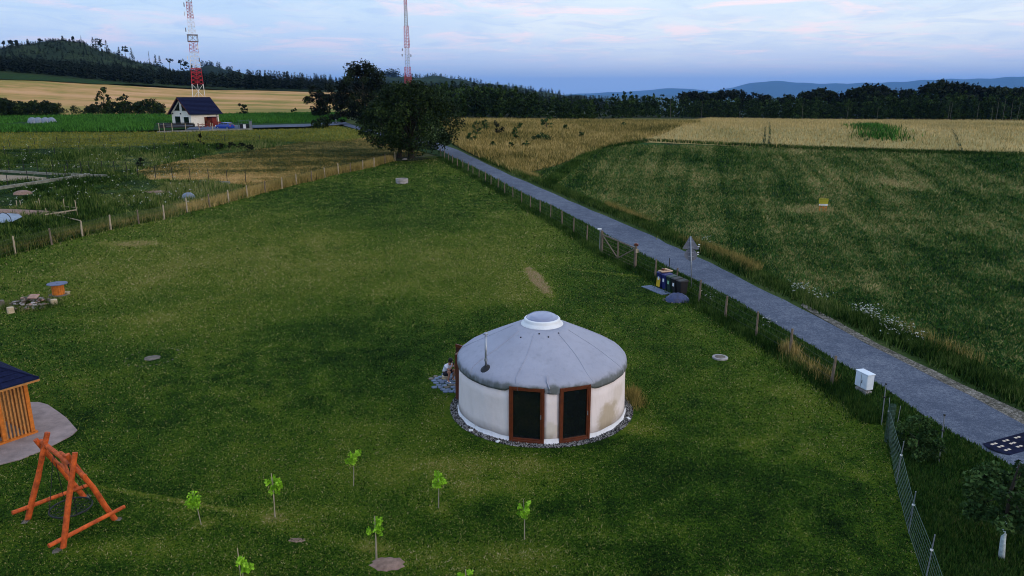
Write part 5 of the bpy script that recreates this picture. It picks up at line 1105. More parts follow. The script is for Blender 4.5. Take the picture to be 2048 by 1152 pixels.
# utility cabinet
def cabinet():
    A, B = P(1709, 787), P(1729, 792); Cc = P(1742, 779); base = P(1708, 783); d = (B - base); d.z = 0; W_ = 1.0
    o = T('utility_cabinet', 'white two-door utility cabinet standing between fence and road', 'cabinet', P(1726, 788))
    u = Vector((.80, -.60, 0)).normalized() ; f0 = P(1708, 780); f1 = P(1731, 792); u = (f1-f0); u.z = 0; wdt = u.length; u.normalize(); v = Vector((-u.y, u.x, 0)); v = v if v.y > 0 else -v; H_ = zat(1728, 754, f1.y)
    q = Matrix(((u.x, v.x, 0), (u.y, v.y, 0), (0, 0, 1))); dp = .34; c = (f0+f1)/2 + v*dp/2; ce = c - o.location
    MB().box(ce + Vector((0, 0, .05)), (wdt-.04, dp-.04, .22), mat=q).build('plinth', M['concrete'], o)
    MB().box(ce + Vector((0, 0, .14+H_/2)), (wdt, dp, H_-.20), mat=q).build('body', M['cabinet'], o, bevel=.012)
    MB().box(ce + Vector((0, 0, H_+.06)), (wdt+.05, dp+.05, .05), mat=q).build('lid', M['cabinet'], o, bevel=.012)
    for s in (-1, 1):
        dd = MB().box(ce - v*(dp/2+.008) + u*s*wdt*.247 + Vector((0, 0, .14+H_/2)), (wdt*.485, .016, H_-.28), mat=q).build('door', M['cabinet'], o, bevel=.004)
        if s > 0: MB().box(ce - v*(dp/2+.025) + u*.06 + Vector((0, 0, .12+H_/2)), (.02, .02, .14), mat=q).build('handle', M['steel_dark'], dd)
    MB().box(ce - v*(dp/2+.018) + Vector((0, 0, .14+H_/2)), (.010, .006, H_-.3), mat=q).build('door_gap', M['black'], o)
cabinet()
# metal posts, mesh roll and wire fence at lower right
for px, py, pt_, lab in ((1763, 850, 768, 'thin steel post with a clamp standing left of the green mesh roll'), (1878, 926, 830, 'thin steel post with a clamp standing alone on the verge')):
    p = P(px, py); zt = zat(px+8, pt_, p.y); tp = Vector((XatY(px+(9 if px < 1800 else 11), pt_, p.y)-p.x, 0, zt)); o = T('steel_post', lab, 'post', p, 0, 'thin steel posts near the speed bump')
    MB().tube([(0, 0, -.2), tp], .018, 8).build('pole', M['steel'], o); MB().box(tp*.68, (.09, .06, .04)).build('clamp', M['steel_dark'], o); MB().box(tp, (.05, .05, .05)).build('cap', M['steel_dark'], o)
def meshfence():
    base = [P(1776, 880), P(1792, 969), P(1817, 1067), P(1850, 1165), P(1905, 1330)]; tops = [(1779, 800), (1807, 887), (1831, 987), (1869, 1074), (1925, 1230)]
    f = T('wire_mesh_fence', 'thin green wire mesh fence with slim steel posts running to the lower right corner', 'fence', base[0]); TP = []
    for i, (b, t) in enumerate(zip(base, tops)):
        tp = pt(t[0], t[1], b.y); TP.append(tp); MB().tube([b - Vector((0, 0, .1)), tp + (tp-b)*.05], .016, 6).build('post', M['steel'], f, world=True)
        MB().box(b.lerp(tp, .72), (.07, .05, .04)).build('clip', M['label'], f, world=True)
        if i in (1, 2): MB().tube([b.lerp(tp, .75), b.lerp(tp, .75) + Vector((.05, .25, -.8))], .010, 5).build('strut', M['steel'], f, world=True)
    for k in range(9):
        t = .04 + .80*k/8; pts = []
        for b, tp in zip(base, TP): pts.append(b.lerp(tp, t*.92))
        MB().tube(pts, .0045 if 0 < k < 8 else .008, 4, cap=False).build('wire', M['gwire'], f, world=True)
    vb = MB()
    for i in range(4):
        n = int((base[i+1]-base[i]).length/.22)
        for k in range(n):
            t = k/n; b = base[i].lerp(base[i+1], t); tp = TP[i].lerp(TP[i+1], t); vb.tube([b.lerp(tp, .03), b.lerp(tp, .78)], .0022, 3, cap=False)
    w_ = vb.build('cross_wires', M['gwire'], f, world=True); w_['kind'] = 'stuff'
    o = T('mesh_roll', 'upright roll of green wire mesh at the end of the mesh fence', 'mesh roll', P(1775, 884)); rb = MB()
    for r_ in (.06, .09, .12):
        for k in range(14):
            t = 2*math.pi*k/14 + r_*9; rb.tube([(r_*math.cos(t), r_*math.sin(t), .0), (r_*math.cos(t), r_*math.sin(t), 1.45)], .005, 3, cap=False)
        for k in range(10): rb.tube([(r_*math.cos(t), r_*math.sin(t), .05+.15*k) for t in np.linspace(0, 2*math.pi, 14)], .004, 3, cap=False)
    rb.build('coiled_mesh', M['gwire'], o)
    MB().tube([(.22, .0, 0), (.34, .1, 1.35)], .012, 6).build('rod', M['steel'], o)
meshfence()
# speed bump
def speed_bump():
    pts = [P(1962, 888), P(1990, 910), P(2022, 916), P(2140, 882), P(2230, 850), P(2190, 838), P(2040, 868)]
    # long strip across the road: axis from the left road edge to the right road edge
    a, b = (P(1962, 888) + P(2020, 914))/2, P(2150, 856); u = (b-a); u.z = 0; L_ = u.length; u.normalize(); v = Vector((-u.y, u.x, 0)); hw = .48
    o = T('speed_bump', 'dark rubber speed bump with pale reflective blocks across the road', 'speed bump', a); z0 = Z(a.x, a.y)+.035
    n = 7
    for k in range(n):
        t0, t1 = L_*k/n, L_*(k+1)/n - .012; mb = MB(); pr = [(-hw, 0), (-hw*.7, .03), (-hw*.3, .055), (hw*.3, .055), (hw*.7, .03), (hw, 0)]
        tt = [t0, t1] if k else [t0 - .38*0, t1]
        for i, t in enumerate(tt):
            for s, z in pr:
                sh = (-.30*(1-abs(s)/hw)) if (k == 0 and i == 0) else 0; mb.v.append(a + u*(t+sh) + v*s + Vector((0, 0, z + .036)))
        m6 = len(pr)
        for i in range(m6-1): mb.f.append((i, i+1, m6+i+1, m6+i))
        mb.f += [tuple(range(m6)), tuple(range(m6, 2*m6))[::-1], (0, m6, 2*m6-1, m6-1)]
        seg = mb.build('rubber_segment', M['bump_rub'], o, world=True)
        for r_ in (-.24, .0, .24):
            if k % 3 == 2 and r_ == 0: continue
            for j in (.28, .55):
                c = a + u*(t0 + (t1-t0)*j) + v*(r_*1.0); zz = .036 + float(np.interp(abs(r_), [0, hw*.3, hw*.7, hw], [.055, .055, .03, 0])) + .008
                MB().box(c + Vector((0, 0, zz)), (.12, .085, .01), rz=math.atan2(u.y, u.x)).build('reflector', M['bump_mark'], seg).data.transform(Matrix.Translation(-o.location))
speed_bump()
# tree with limewashed trunk + bush, lower right
p = P(2003, 1119)
o = T('limewashed_tree', 'small tree with white-painted trunk at the lower right', 'tree', p); sc = (p.y*cp + CAMZ*sp)/F
t1 = pt(2012, 1042, p.y) - p; t2 = pt(2020, 985, p.y) - p
tk = MB().tube([(0, 0, -.1), t1*.5 + Vector((-.02, 0, 0)), t1], [.085, .065, .042], 10).build('painted_trunk', M['lime'], o, smooth=True); MB().tube([t1*.98, t2, t2 + Vector((.1, 0, .8))], [.05, .04, .015], 7).build('trunk', M['bark'], o)
MB().tube([t1*.97, t1*.97 + Vector((-.12, 0, .16))], [.05, .04], 8).build('branch_stub', M['lime'], o)
rg = np.random.default_rng(77); n = 46; th = rg.uniform(0, 2*np.pi, n); rr = rg.random(n)**.5
cent = np.stack([t2.x + .25 + 1.15*rr*np.cos(th), t2.y + 1.0*rr*np.sin(th), t2.z - .35 + rg.uniform(-.75, 1.0, n)*(1.05-.5*rr)], 1)
for k in range(0, n, 4): MB().tube([t2*.98, Vector(cent[k])], [.02, .006], 4).build('branch', M['bark'], o)
v, t = leaves(cent, .10, 5200, .26, .9, 78); npmesh('crown', v, np.arange(len(v)).reshape(-1, 3), M['leaf_shrub'], tint=t, parent=o, ofs=0)
p = P(1832, 914); tree('verge_bush', 'dark leafy bush on the verge behind the wire mesh fence', 'bush', p, 480, 1.35, 1.4, .12, 2600, .085, 26, 'round', 'leaf_shrub', trunk_r=.03)
# field sign
def field_sign():
    p = P(1645, 424); o = T('field_sign', 'yellow and white notice board on orange legs out in the green field', 'sign', p); zb, zt = zat(1645, 411, p.y)-p.z, zat(1645, 397, p.y)-p.z
    rz = R(-8); W_ = .86
    bd = MB().box((0, 0, zb+(zt-zb)*.62), (W_, .04, (zt-zb)*.76), rz=rz).build('yellow_board', M['signY'], o); MB().box((0, 0, zb+(zt-zb)*.10), (W_*.95, .04, (zt-zb)*.22), rz=rz).build('white_strip', M['white'], o)
    for s in (-.3, .05, .33): MB().box((s, .03, zb/2-.05), (.055, .05, zb+.15)).build('leg', M['orange2'], o)
    MB().box((0, .035, zb*.65), (.7, .03, .05)).build('rail', M['orange2'], o)
    rd = random.Random(5); q = Matrix.Rotation(rz, 3, 'Z')
    for row, (zz, n, h) in enumerate(((.80, 9, .07), (.52, 11, .05))):
        mb = MB()
        for k in range(n): mb.box(q @ Vector((-W_*.4 + W_*.8*(k+.5)/n, -.025, 0)) + Vector((0, 0, zb+(zt-zb)*zz)), (W_*.8/n*rd.uniform(.4, .75), .006, h), rz=rz)
        mb.build('lettering', M['black'], bd)
    mb = MB()
    for k in range(6): mb.box(q @ Vector((-W_*.36 + W_*.72*(k+.5)/6, -.025, 0)) + Vector((0, 0, zb+(zt-zb)*.10)), (W_*.06, .006, .05), rz=rz)
    mb.build('number', M['black'], bd)
field_sign()

# ================================================================== LEFT ALLOTMENTS
M['kerb'] = mk('weathered_kerb', (.20, .205, .17), .9, var=.35, scale=2)
def kerb(a, b, label, w_=.28, h=.28, mat='kerb'):
    A, B = P(*a), P(*b); o = T('concrete_kerb', label, 'kerb', A); n = max(2, int((B-A).length/3.0))
    for k in range(n):
        q0, q1 = A.lerp(B, k/n), A.lerp(B, (k+.985)/n); q0.z = Z(q0.x, q0.y)+h/2; q1.z = Z(q1.x, q1.y)+h/2; MB().beam(q0, q1, w_, h).build('kerb_section', M[mat], o, world=True)
kerb((-60, 388), (180, 352), 'long pale concrete kerb slanting away across the weedy plots', .30, .34)
kerb((-40, 342), (100, 350), 'concrete kerb along the back of the sand plot')
kerb((100, 350), (215, 354), 'grey concrete kerb meeting the slanting kerb at its far end')
kerb((400, 366), (460, 368), 'bluish kerb behind the tall grass near the steel fence', .3, .3)
soil(-2, 356, 6.5, 2.2, '', 11, 'sand', .1); soil(46, 388, .95, .9, '', 12, 'soil', .35); soil(30, 425, 5.5, 1.2, '', 13, 'soil', .2); soil(330, 385, 2.5, .8, '', 15, 'soil', .15)
def plank(a, b, ha, hb, lab, t=.10):
    A, B = P(*a), P(*b); o = T('wooden_rail', lab, 'rail', A, 0, 'rails among the weeds'); MB().beam(A + Vector((0, 0, ha)), B + Vector((0, 0, hb)), t, t).build('rail', M['post_pale'], o, world=True)
    return A, B
plank((92, 440), (155, 430), .5, .5, 'pale straight rail laid between two stakes above the pond'); plank((123, 418), (156, 422), .3, .3, 'thin pale rail behind the longer one'); plank((112, 437), (162, 447), .35, .25, 'crooked branch-like rail nearest the fence', .07)
for i, (px, py, h, lab) in enumerate(((95, 438, 1.0, 'stake at the left end of the straight rail'), (155, 432, 1.5, 'tall stake at the right end of the straight rail'), (129, 418, 1.0, 'short stake left of the thin rail'), (34, 413, .6, 'left of a pair of tiny pale stakes'), (42, 413, .6, 'right of a pair of tiny pale stakes'), (81, 415, .9, 'leaning stake in the middle weeds'))):
    o = T('garden_stake', lab, 'stake', P(px, py), 0, 'stakes among the weedy plots'); MB().tube([(0, 0, -.1), (random.uniform(-.05, .05), 0, h)], .04, 6).build('stake', M['post_pale'], o)
pw = PW([(-80, 436), (0, 432), (38, 434), (46, 440), (26, 450), (-80, 462)])
o, _ = patch('pool_cover', [(q.x, q.y) for q in pw], .30, M['plastic_sheet'], 12, 12, world=True); del o['kind']; tag(o, 'bluish-white sheeting over a pool at the left edge', 'pool cover')
p = P(10, 452); o = T('pool_hose', 'dark hose arching over the pale sheeting at the left edge', 'hose', p)
MB().tube([Vector((.55*math.cos(t), .12*math.cos(t), .55+.62*math.sin(t))) for t in np.linspace(-.5, math.pi+.5, 14)], .035, 6).build('hose', M['black'], o)
def silver_mound(px, py, rx, h, lab, name='covered_bale'):
    p = P(px, py); mb = MB(); n = 16
    for r, z in ((1, -.02), (.95, .4), (.75, .75), (.4, .95), (0, 1)):
        for k in range(n): t = 2*math.pi*k/n; mb.v.append(Vector((r*rx*math.cos(t), r*rx*.7*math.sin(t), z*h + .04*math.sin(3*t+r*5))))
    for i in range(4):
        for k in range(n): mb.f.append((i*n+k, i*n+(k+1) % n, (i+1)*n+(k+1) % n, (i+1)*n+k))
    o = T(name, lab, 'covered heap', p); mb.build('sheeting', M['plastic_sheet'], o, smooth=True)
silver_mound(378, 400, .75, .8, 'pale sheeted heap behind the left fence')
for i, px in enumerate((66, 78, 92, 104)):
    silver_mound(px, 248.5, 1.1, 1.5, 'pale wrapped bale in the row left of the house, %s from the left' % ORD[i], 'wrapped_bale')
# ================================================================== HOUSE
def house():
    Cn = P(384, 256); az = math.atan2(Cn.x, Cn.y); vh = Vector((math.sin(az), math.cos(az), 0)); rh = Vector((math.cos(az), -math.sin(az), 0)); th = R(38)
    u = rh*math.cos(th) + vh*math.sin(th); g = -rh*math.sin(th) + vh*math.cos(th); L_, W_ = 7.1, 6.0; o = T('white_house', 'small white house with dark gable roof at the far edge of the maize', 'house', Cn)
    eh, rhh = 3.15, 6.1
    def Q(a, b, z): return u*a + g*b + Vector((0, 0, z))
    z0 = -.6
    vs = [Q(0, 0, z0), Q(L_, 0, z0), Q(L_, W_, z0), Q(0, W_, z0), Q(0, 0, eh), Q(L_, 0, eh), Q(L_, W_, eh), Q(0, W_, eh), Q(0, W_/2, rhh-.15), Q(L_, W_/2, rhh-.15)]
    MB().add(vs, [(0, 3, 2, 1), (0, 1, 5, 4), (2, 3, 7, 6), (3, 0, 4, 8, 7), (1, 2, 6, 9, 5)]).build('wall', M['wall_cream'], o)
    ov, e2 = .65, .55; drop = (rhh-eh)/(W_/2)*e2
    for s in (0, 1):
        b0, b1 = (-e2, W_/2) if s == 0 else (W_+e2, W_/2); zz = eh - drop + .1; t_ = Vector((0, 0, .16))
        c = [Q(-ov, b0, zz), Q(L_+ov, b0, zz), Q(L_+ov, b1, rhh), Q(-ov, b1, rhh)]
        rf = MB().add(c + [x+t_ for x in c], [(0, 3, 2, 1), (4, 5, 6, 7), (0, 1, 5, 4), (1, 2, 6, 5), (2, 3, 7, 6), (3, 0, 4, 7)]).build('roof', M['slate'], o)
        for k in range(13):
            f = (k+.5)/13; MB().beam(c[0].lerp(c[3], f)+t_*1.15, c[1].lerp(c[2], f)+t_*1.15, .10, .05).build('tile_course', M['slate'], rf)
        MB().beam(c[0]-Vector((0, 0, .02)), c[3]-Vector((0, 0, .02)), .05, .18).build('barge_board', M['frame'], rf)
        MB().tube([c[0]+Vector((0, 0, .02)), c[1]+Vector((0, 0, .02))], .07, 6).build('gutter', M['steel_dark'], rf)
    def win(b0, b1, z_0, z_1, nm='window'):
        w_ = MB(); w_.beam(Q(-.03, b0, (z_0+z_1)/2), Q(-.03, b1, (z_0+z_1)/2), .06, z_1-z_0); f = w_.build(nm, M['white'], o); MB().beam(Q(-.075, b0+.08, (z_0+z_1)/2), Q(-.075, b1-.08, (z_0+z_1)/2), .03, z_1-z_0-.16).build('pane', M['glass'], f); return f
    win(.55, 2.2, .25, 2.3); win(3.2, 5.0, .1, 2.4)
    for pts in (((3.25, eh+.35), (4.9, eh+.35), (3.25, eh+2.05)), ((.75, eh+.35), (2.5, eh+.35), (2.5, eh+2.1))):
        vs = [Q(-.05, b, z) for b, z in pts] + [Q(-.09, b, z) for b, z in pts]; MB().add(vs, [(0, 1, 2), (3, 5, 4), (0, 3, 4, 1), (1, 4, 5, 2), (2, 5, 3, 0)]).build('gable_window', M['glass'], o)
    for b in (.5, 3.0, 5.5): MB().rock(Q(-.1, b, eh-.25), (.3, .3, .3), 2).build('wall_lamp', M['steel_dark'], o)
    # entrance and red timber stack on the long side
    MB().beam(Q(3.3, -.04, 1.0), Q(4.4, -.04, 1.0), .08, 2.3).build('front_door', M['frame'], o); MB().box(Q(6.6, -.06, 1.5), (.1, .1, 3.0)).build('downpipe', M['steel_dark'], o)
    po = T('red_porch', 'dark red timber porch and shed against the front of the white house', 'porch', Cn + Q(4.6, -1.0, 0))
    q = Matrix(((u.x, g.x, 0), (u.y, g.y, 0), (0, 0, 1)))
    MB().box((0, 0, .95), (1.15, 1.2, 2.3), mat=q).build('shed', M['red_tim'], po); MB().box(u*.1 + Vector((0, 0, 2.16)), (1.8, 1.5, .12), mat=q).build('roof', M['slate'], po); MB().box(u*1.2 + Vector((0, 0, .5)), (.9, 1.0, 1.3), mat=q).build('side_box', M['red_tim'], po); MB().box(-u*1.1 + Vector((0, 0, .6)), (.6, .5, 1.7), mat=q).build('board_panel', M['frame'], po)
    MB().box(u*.3 - g*.62 + Vector((0, 0, .25)), (.9, .05, .45), mat=q).build('notice', M['white'], po)
    for i, (a, b, h) in enumerate(((-.3, -1.8, 2.5), (.9, -2.0, 2.0))):
        pass
    fe = T('porch_fence', 'dark red boarded fence with upright posts in front of the white house', 'fence', Cn + Q(-.5, -2.6, 0))
    for k in range(9): MB().box(u*(k*1.05) + Vector((0, 0, .3)), (.10, .10, 1.5), mat=q).build('post', M['post_pale'] if k % 2 else M['red_tim'], fe)
    for h_ in (.25, .75): MB().beam(Vector((0, 0, h_)), u*8.4 + Vector((0, 0, h_)), .05, .10).build('rail', M['red_tim'], fe)
    for k in range(8): MB().box(u*(.52+k*1.05) + Vector((0, 0, .05)), (.95, .04, .5), mat=q).build('board', M['red_tim'] if k != 3 else M['frame'], fe)
    for k in range(7): MB().box(-g*.5 + u*(k*1.15) + Vector((0, 0, -.15)), (.7, .5, .5), mat=q).rock(-g*.5 + u*(k*1.15) + Vector((.1, 0, .2)), (.7, .6, .5), k).build('planter', M['red_tim'], fe)
    te = T('terrace_deck', 'low black walled terrace left of the white house', 'terrace', P(322, 257)); a2 = rh
    q2 = Matrix(((rh.x, vh.x, 0), (rh.y, vh.y, 0), (0, 0, 1)))
    MB().box(rh*3.2 + Vector((0, 0, .35)), (6.6, 3.0, 1.0), mat=q2).build('wall', M['black'], te); MB().box(rh*2.8 + vh*1 + Vector((0, 0, 1.0)), (7.2, 2.0, .12), mat=q2).build('coping', M['steel_dark'], te); MB().box(rh*3.6 - vh*1.56 + Vector((0, 0, .52)), (5.0, .06, .10), mat=q2).build('rail', M['flag'], te)
    kerb((315, 266), (440, 262), 'pale strip of kerb in front of the white house', .5, .35); kerb((440, 262), (505, 259.5), 'pale strip of kerb in front of the blue car', .5, .3)
    for i, px in enumerate((319, 329, 345, 372, 399, 426)):
        t_ = T('yard_post', 'thin pale post in front of the white house, %s from the left' % ORD[i], 'post', P(px, 263), 0, 'posts in front of the white house'); MB().tube([(0, 0, -.1), (0, 0, 1.6)], .07, 6).build('post', M['post_pale'], t_)
house()
def car():
    p = P(451, 259); az = math.atan2(p.x, p.y); o = T('blue_car', 'small bright blue hatchback parked beside the white house', 'car', p, -az + R(140))
    sec = [(-1.75, .35, .62, .70), (-1.72, .28, .95, .78), (-1.2, .26, 1.0, .84), (-1.0, .26, 1.03, .84), (0, .26, 1.03, .86), (1.0, .26, 1.0, .85), (1.6, .26, .92, .80), (1.85, .35, .6, .68)]
    mb = MB()
    for x, z0, z1, hw in sec: mb.v += [Vector((x, -hw*.95, z0)), Vector((x, -hw, (z0+z1)/2)), Vector((x, -hw*.93, z1)), Vector((x, hw*.93, z1)), Vector((x, hw, (z0+z1)/2)), Vector((x, hw*.95, z0))]
    for i in range(len(sec)-1):
        for k in range(6): mb.f.append((i*6+k, i*6+(k+1) % 6, i*6+6+(k+1) % 6, i*6+6+k))
    n = len(sec)-1; mb.f += [tuple(range(6))[::-1], tuple(n*6+k for k in range(6))]; mb.build('body', M['carblue'], o, smooth=False, bevel=.03)
    cb = MB(); b = [(-1.55, 1.0, .74), (-1.15, 1.42, .60), (.35, 1.46, .62), (1.0, 1.0, .76)]
    for x, z, hw in b: cb.v += [Vector((x, -hw, z)), Vector((x, hw, z))]
    cb.f = [(0, 1, 3, 2), (2, 3, 5, 4), (4, 5, 7, 6), (0, 2, 4, 6), (1, 7, 5, 3)]; cb.build('cabin', M['carblue'], o)
    for s in (-1, 1):
        MB().add([(-1.3, s*.72, 1.05), (-1.08, s*.655, 1.36), (-.32, s*.66, 1.39), (-.32, s*.755, 1.05)], [(0, 1, 2, 3)]).build('side_window', M['glass'], o); MB().add([(-.24, s*.755, 1.05), (-.24, s*.66, 1.39), (.33, s*.665, 1.40), (.82, s*.775, 1.05)], [(0, 1, 2, 3)]).build('side_window', M['glass'], o)
        for x in (-1.15, 1.2): wv = MB().tube([(x, s*.70, .3), (x, s*.87, .3)], .31, 16).build('wheel', M['rubber'], o); MB().tube([(x, s*.86, .3), (x, s*.885, .3)], .19, 12).build('rim', M['steel'], wv)
        MB().box((1.80, s*.55, .68), (.12, .28, .14)).build('headlight', M['label'], o); MB().box((-1.74, s*.6, .8), (.08, .2, .2)).build('tail_light', M['t_red'], o)
        MB().box((.72, s*.86, 1.05), (.12, .18, .12)).build('mirror', M['carblue'], o)
    MB().add([(.42, -.60, 1.44), (.42, .60, 1.44), (1.03, .72, 1.03), (1.03, -.72, 1.03)], [(0, 1, 2, 3)]).build('windscreen', M['glass'], o); MB().add([(-1.22, -.58, 1.38), (-1.22, .58, 1.38), (-1.58, .70, 1.02), (-1.58, -.70, 1.02)], [(0, 1, 2, 3)]).build('rear_window', M['glass'], o)
    MB().box((1.86, 0, .5), (.04, .5, .11)).build('number_plate', M['label'], o)
car()
def shelter():
    p = P(490, 259); o = T('bin_shelter', 'open frame shelter of thin green-grey posts beside the blue car', 'shelter', p); pa = []
    for x in (-1.0, 1.2):
        for y in (-.7, .9): MB().tube([(x, y, -.1), (x, y, 1.9 if x < 0 else 2.1)], .06, 6).build('post', M['gwire'], o)
    for y in (-.7, .9): MB().beam((-1.0, y, 1.75), (1.2, y, 1.75), .08, .08).build('rail', M['gwire'], o)
    MB().box((1.2, .1, .9), (.05, 1.5, 1.5)).build('side_panel', M['plate'], o)
    for i, (x, m_, l) in enumerate(((-.55, 'black', 'dark box bin standing left in the frame shelter'), (.15, 'white', 'white box bin in the middle of the frame shelter'), (.75, 'steel_dark', 'slim grey box bin at the right of the frame shelter'))):
        b = T('box_bin', l, 'bin', p + Vector((x, -.35, 0)), 0, 'bins in the frame shelter'); MB().box((0, 0, .55), (.5, .55, 1.05)).build('body', M[m_], b, bevel=.02); MB().box((0, 0, 1.10), (.54, .6, .06)).build('lid', M['steel_dark'] if i == 1 else M[m_], b, bevel=.01)
shelter()
p = P(672, 248); o = T('road_marker', 'small white marker post where the drive meets the road', 'marker post', p); MB().box((0, 0, .6), (.22, .10, 1.3)).build('post', M['white'], o, bevel=.02); MB().box((0, 0, 1.3), (.23, .11, .14)).build('reflector_band', M['t_red'], o)
# ================================================================== TOWERS
def tower(name, label, px0, Yd, secs, thick=.075):
    """lattice mast: sections given by image rows at distance Yd"""
    g = P(px0, 220); X0 = XatY(px0, secs[0][0], Yd); zg = Z(X0, Yd); o = T(name, label, 'tower', (X0, Yd, zg)); dep = Yd*cp
    for (y0, y1, w0, w1, mat, nb, th) in secs:
        z0, z1 = zat(px0, y0, Yd) - zg, zat(px0, y1, Yd) - zg; sc = dep/F; a0, a1 = w0*sc/2/1.2, w1*sc/2/1.2; mb = MB(); t_ = thick*th
        if y0 == secs[0][0]: z0 = -.5
        def cor(k, f): r = a0 + (a1-a0)*f; t = R(45+90*k+22); return Vector((r*1.41*math.cos(t), r*1.41*math.sin(t), z0 + (z1-z0)*f))
        for k in range(4): mb.tube([cor(k, 0), cor(k, 1)], t_, 4)
        for j in range(nb):
            f0, f1 = j/nb, (j+1)/nb
            for k in range(4):
                mb.tube([cor(k, f0), cor((k+1) % 4, f0)], t_*.6, 3)
                mb.tube([cor(k, f0), cor((k+1) % 4, f1)], t_*.6, 3); mb.tube([cor((k+1) % 4, f0), cor(k, f1)], t_*.6, 3)
        for k in range(4): mb.tube([cor(k, 1), cor((k+1) % 4, 1)], t_*.7, 3)
        mb.tube([(0, 0, z0), (0, 0, z1)], t_*1.1, 4)
        mb.build('lattice_section', M[mat], o)
    return o, zg
t1, zg = tower('lattice_mast', 'red and white lattice mast rising behind the roof of the white house', 399, 245, [(205, 168, 30, 25, 't_white', 2, 1.1), (168, 137, 25, 22, 't_red', 4, 1.3), (137, 105, 22, 19, 't_white', 4, .7), (105, 83, 19, 18, 't_red', 3, .7), (83, 70, 18, 17, 't_grey', 1, .8), (70, 36, 16, 13, 't_white', 4, .6), (36, 5, 13, 12, 't_red', 5, .8), (5, -40, 12, 10, 't_grey', 5, .8), (-40, -110, 10, 7, 't_white', 6, .8)])
mb = MB()
for zz in (83, 70):
    z = zat(399, zz, 245) - zg
    for k in range(4):
        a, b = R(45+90*k+22), R(135+90*k+22); mb.beam((2.1*math.cos(a), 2.1*math.sin(a), z), (2.1*math.cos(b), 2.1*math.sin(b), z), .25, .22)
for k in range(4): a = R(45+90*k+22); mb.tube([(2.1*math.cos(a), 2.1*math.sin(a), zat(399, 83, 245)-zg), (2.1*math.cos(a), 2.1*math.sin(a), zat(399, 70, 245)-zg)], .12, 4)
mb.build('platform', M['t_grey'], t1)
for i, (yy, dx) in enumerate(((118, -1.9), (122, 1.8), (97, 1.6), (62, -1.5), (22, 1.2), (12, -1.2), (30, -1.3))): MB().tube([(dx, -1, zat(399, yy, 245)-zg-.3), (dx, -1, zat(399, yy, 245)-zg+.9)], .16, 6).build('antenna', M['t_grey'] if i % 2 else M['white'], t1)
t2, zg2 = tower('lattice_mast', 'slim red and grey lattice mast rising behind the broad tree', 817.5, 385, [(200, 170, 15, 14, 't_white', 3, .9), (170, 134, 14, 12, 't_red', 6, 1.1), (134, 95, 10, 8, 't_grey', 6, .6), (95, 52, 11, 9, 't_red', 7, 1.0), (52, 10, 7, 6, 't_grey', 6, .9), (10, -60, 6, 5, 't_red', 9, .9)], .075)
for yy, dx in ((111, -2.4), (112, 2.0), (100, -2.2)): MB().tube([(dx, -1, zat(817, yy, 385)-zg2-.5), (dx, -1, zat(817, yy, 385)-zg2+.7)], .25, 6).build('antenna', M['t_grey'], t2)

# ================================================================== GRASS
dist = lambda a, b: ((a[0]-b[0])**2 + (a[1]-b[1])**2)**.5
def near_yurt(x, y): return (x-YC.x)**2 + (y-YC.y)**2 < (YR+.6)**2
padp = [(v_.x, v_.y) for v_ in PW([(60, 804), (96, 811), (134, 838), (156, 862), (143, 874), (82, 905), (0, 932), (-200, 985), (-500, 950), (-420, 800), (-60, 790)])]
patp = [(v_.x, v_.y) for v_ in PW([(857, 758), (882, 748), (925, 742), (930, 770), (921, 789), (888, 787), (868, 775)])]
def on_pad(x, y): return inpoly(x, y, padp) | inpoly(x, y, patp) | (((x-P(775, 1129).x)/.5)**2 + ((y-P(775, 1129).y)/.38)**2 < 1) | (((x-P(305, 716).x)/.4)**2 + ((y-P(305, 716).y)/.4)**2 < 1)
x, y = scatter(lawn_w, 460000, 15, 112, p=1.1, excl=(near_yurt, on_pad))
bl('lawn_grass', M['lawn_blade'], 'short mown grass of the big lawn', 'grass', blades(x, y, .02, .06, .018, .045, 1.8, 0, tintc=rng.random(len(x))**1.5*.95, scale_r=1.3))
# golden and green tall grass along the fences
def along(pxs, n, side, w_, near_w=None):
    W = PW(pxs); L_ = [(W[i+1]-W[i]).length for i in range(len(W)-1)]
    wt = np.array([l/(30+math.hypot(W[i].x, W[i].y))**1.0 for i, l in enumerate(L_)]); wt /= wt.sum(); idx = rng.choice(len(L_), n, p=wt); t = rng.random(n)
    A = np.array([(q.x, q.y) for q in W]); a, b = A[idx], A[idx+1]; p = a + (b-a)*t[:, None]; d = (b-a)/np.linalg.norm(b-a, axis=1)[:, None]; nn = np.stack([-d[:, 1], d[:, 0]], 1)
    o = rng.normal(0, .5, n)*w_ + side; return (p + nn*o[:, None])[:, 0], (p + nn*o[:, None])[:, 1]
i_gold = FENCE_L[8:]; i_green = FENCE_L[:12]
x, y = along(i_gold, 26000, .9, .8); x2, y2 = along(FENCE_L[11:], 14000, .6, .5)
bl('golden_fence_grass', M['golden'], 'golden tall grass along the far part of the left fence', 'grass', blades(x, y, .3, .95, .02, .05, .35, tintc=rng.uniform(.35, 1, len(x))), blades(x2, y2, .4, 1.05, .03, .06, .35, tintc=rng.uniform(.4, 1, len(x2))))
xg, yg = along(FENCE_L[1:14], 7000, .7, .5); bl('straw_fence_grass', M['golden'], 'thin straw-coloured stalks along the near part of the left fence', 'grass', blades(xg, yg, .2, .75, .016, .035, .5, tintc=rng.uniform(.3, 1, 7000)))
x, y = along(i_green, 42000, 1.5, 1.2); x2, y2 = along(FENCE_L, 12000, .4, .35)
bl('weedy_fence_grass', M['weeds'], 'tall green weeds along the near part of the left fence', 'weeds', blades(x, y, .25, .85, .02, .05, .5), blades(x2, y2, .15, .5, .03, .06, .5, tintc=rng.uniform(0, .6, len(x2))))
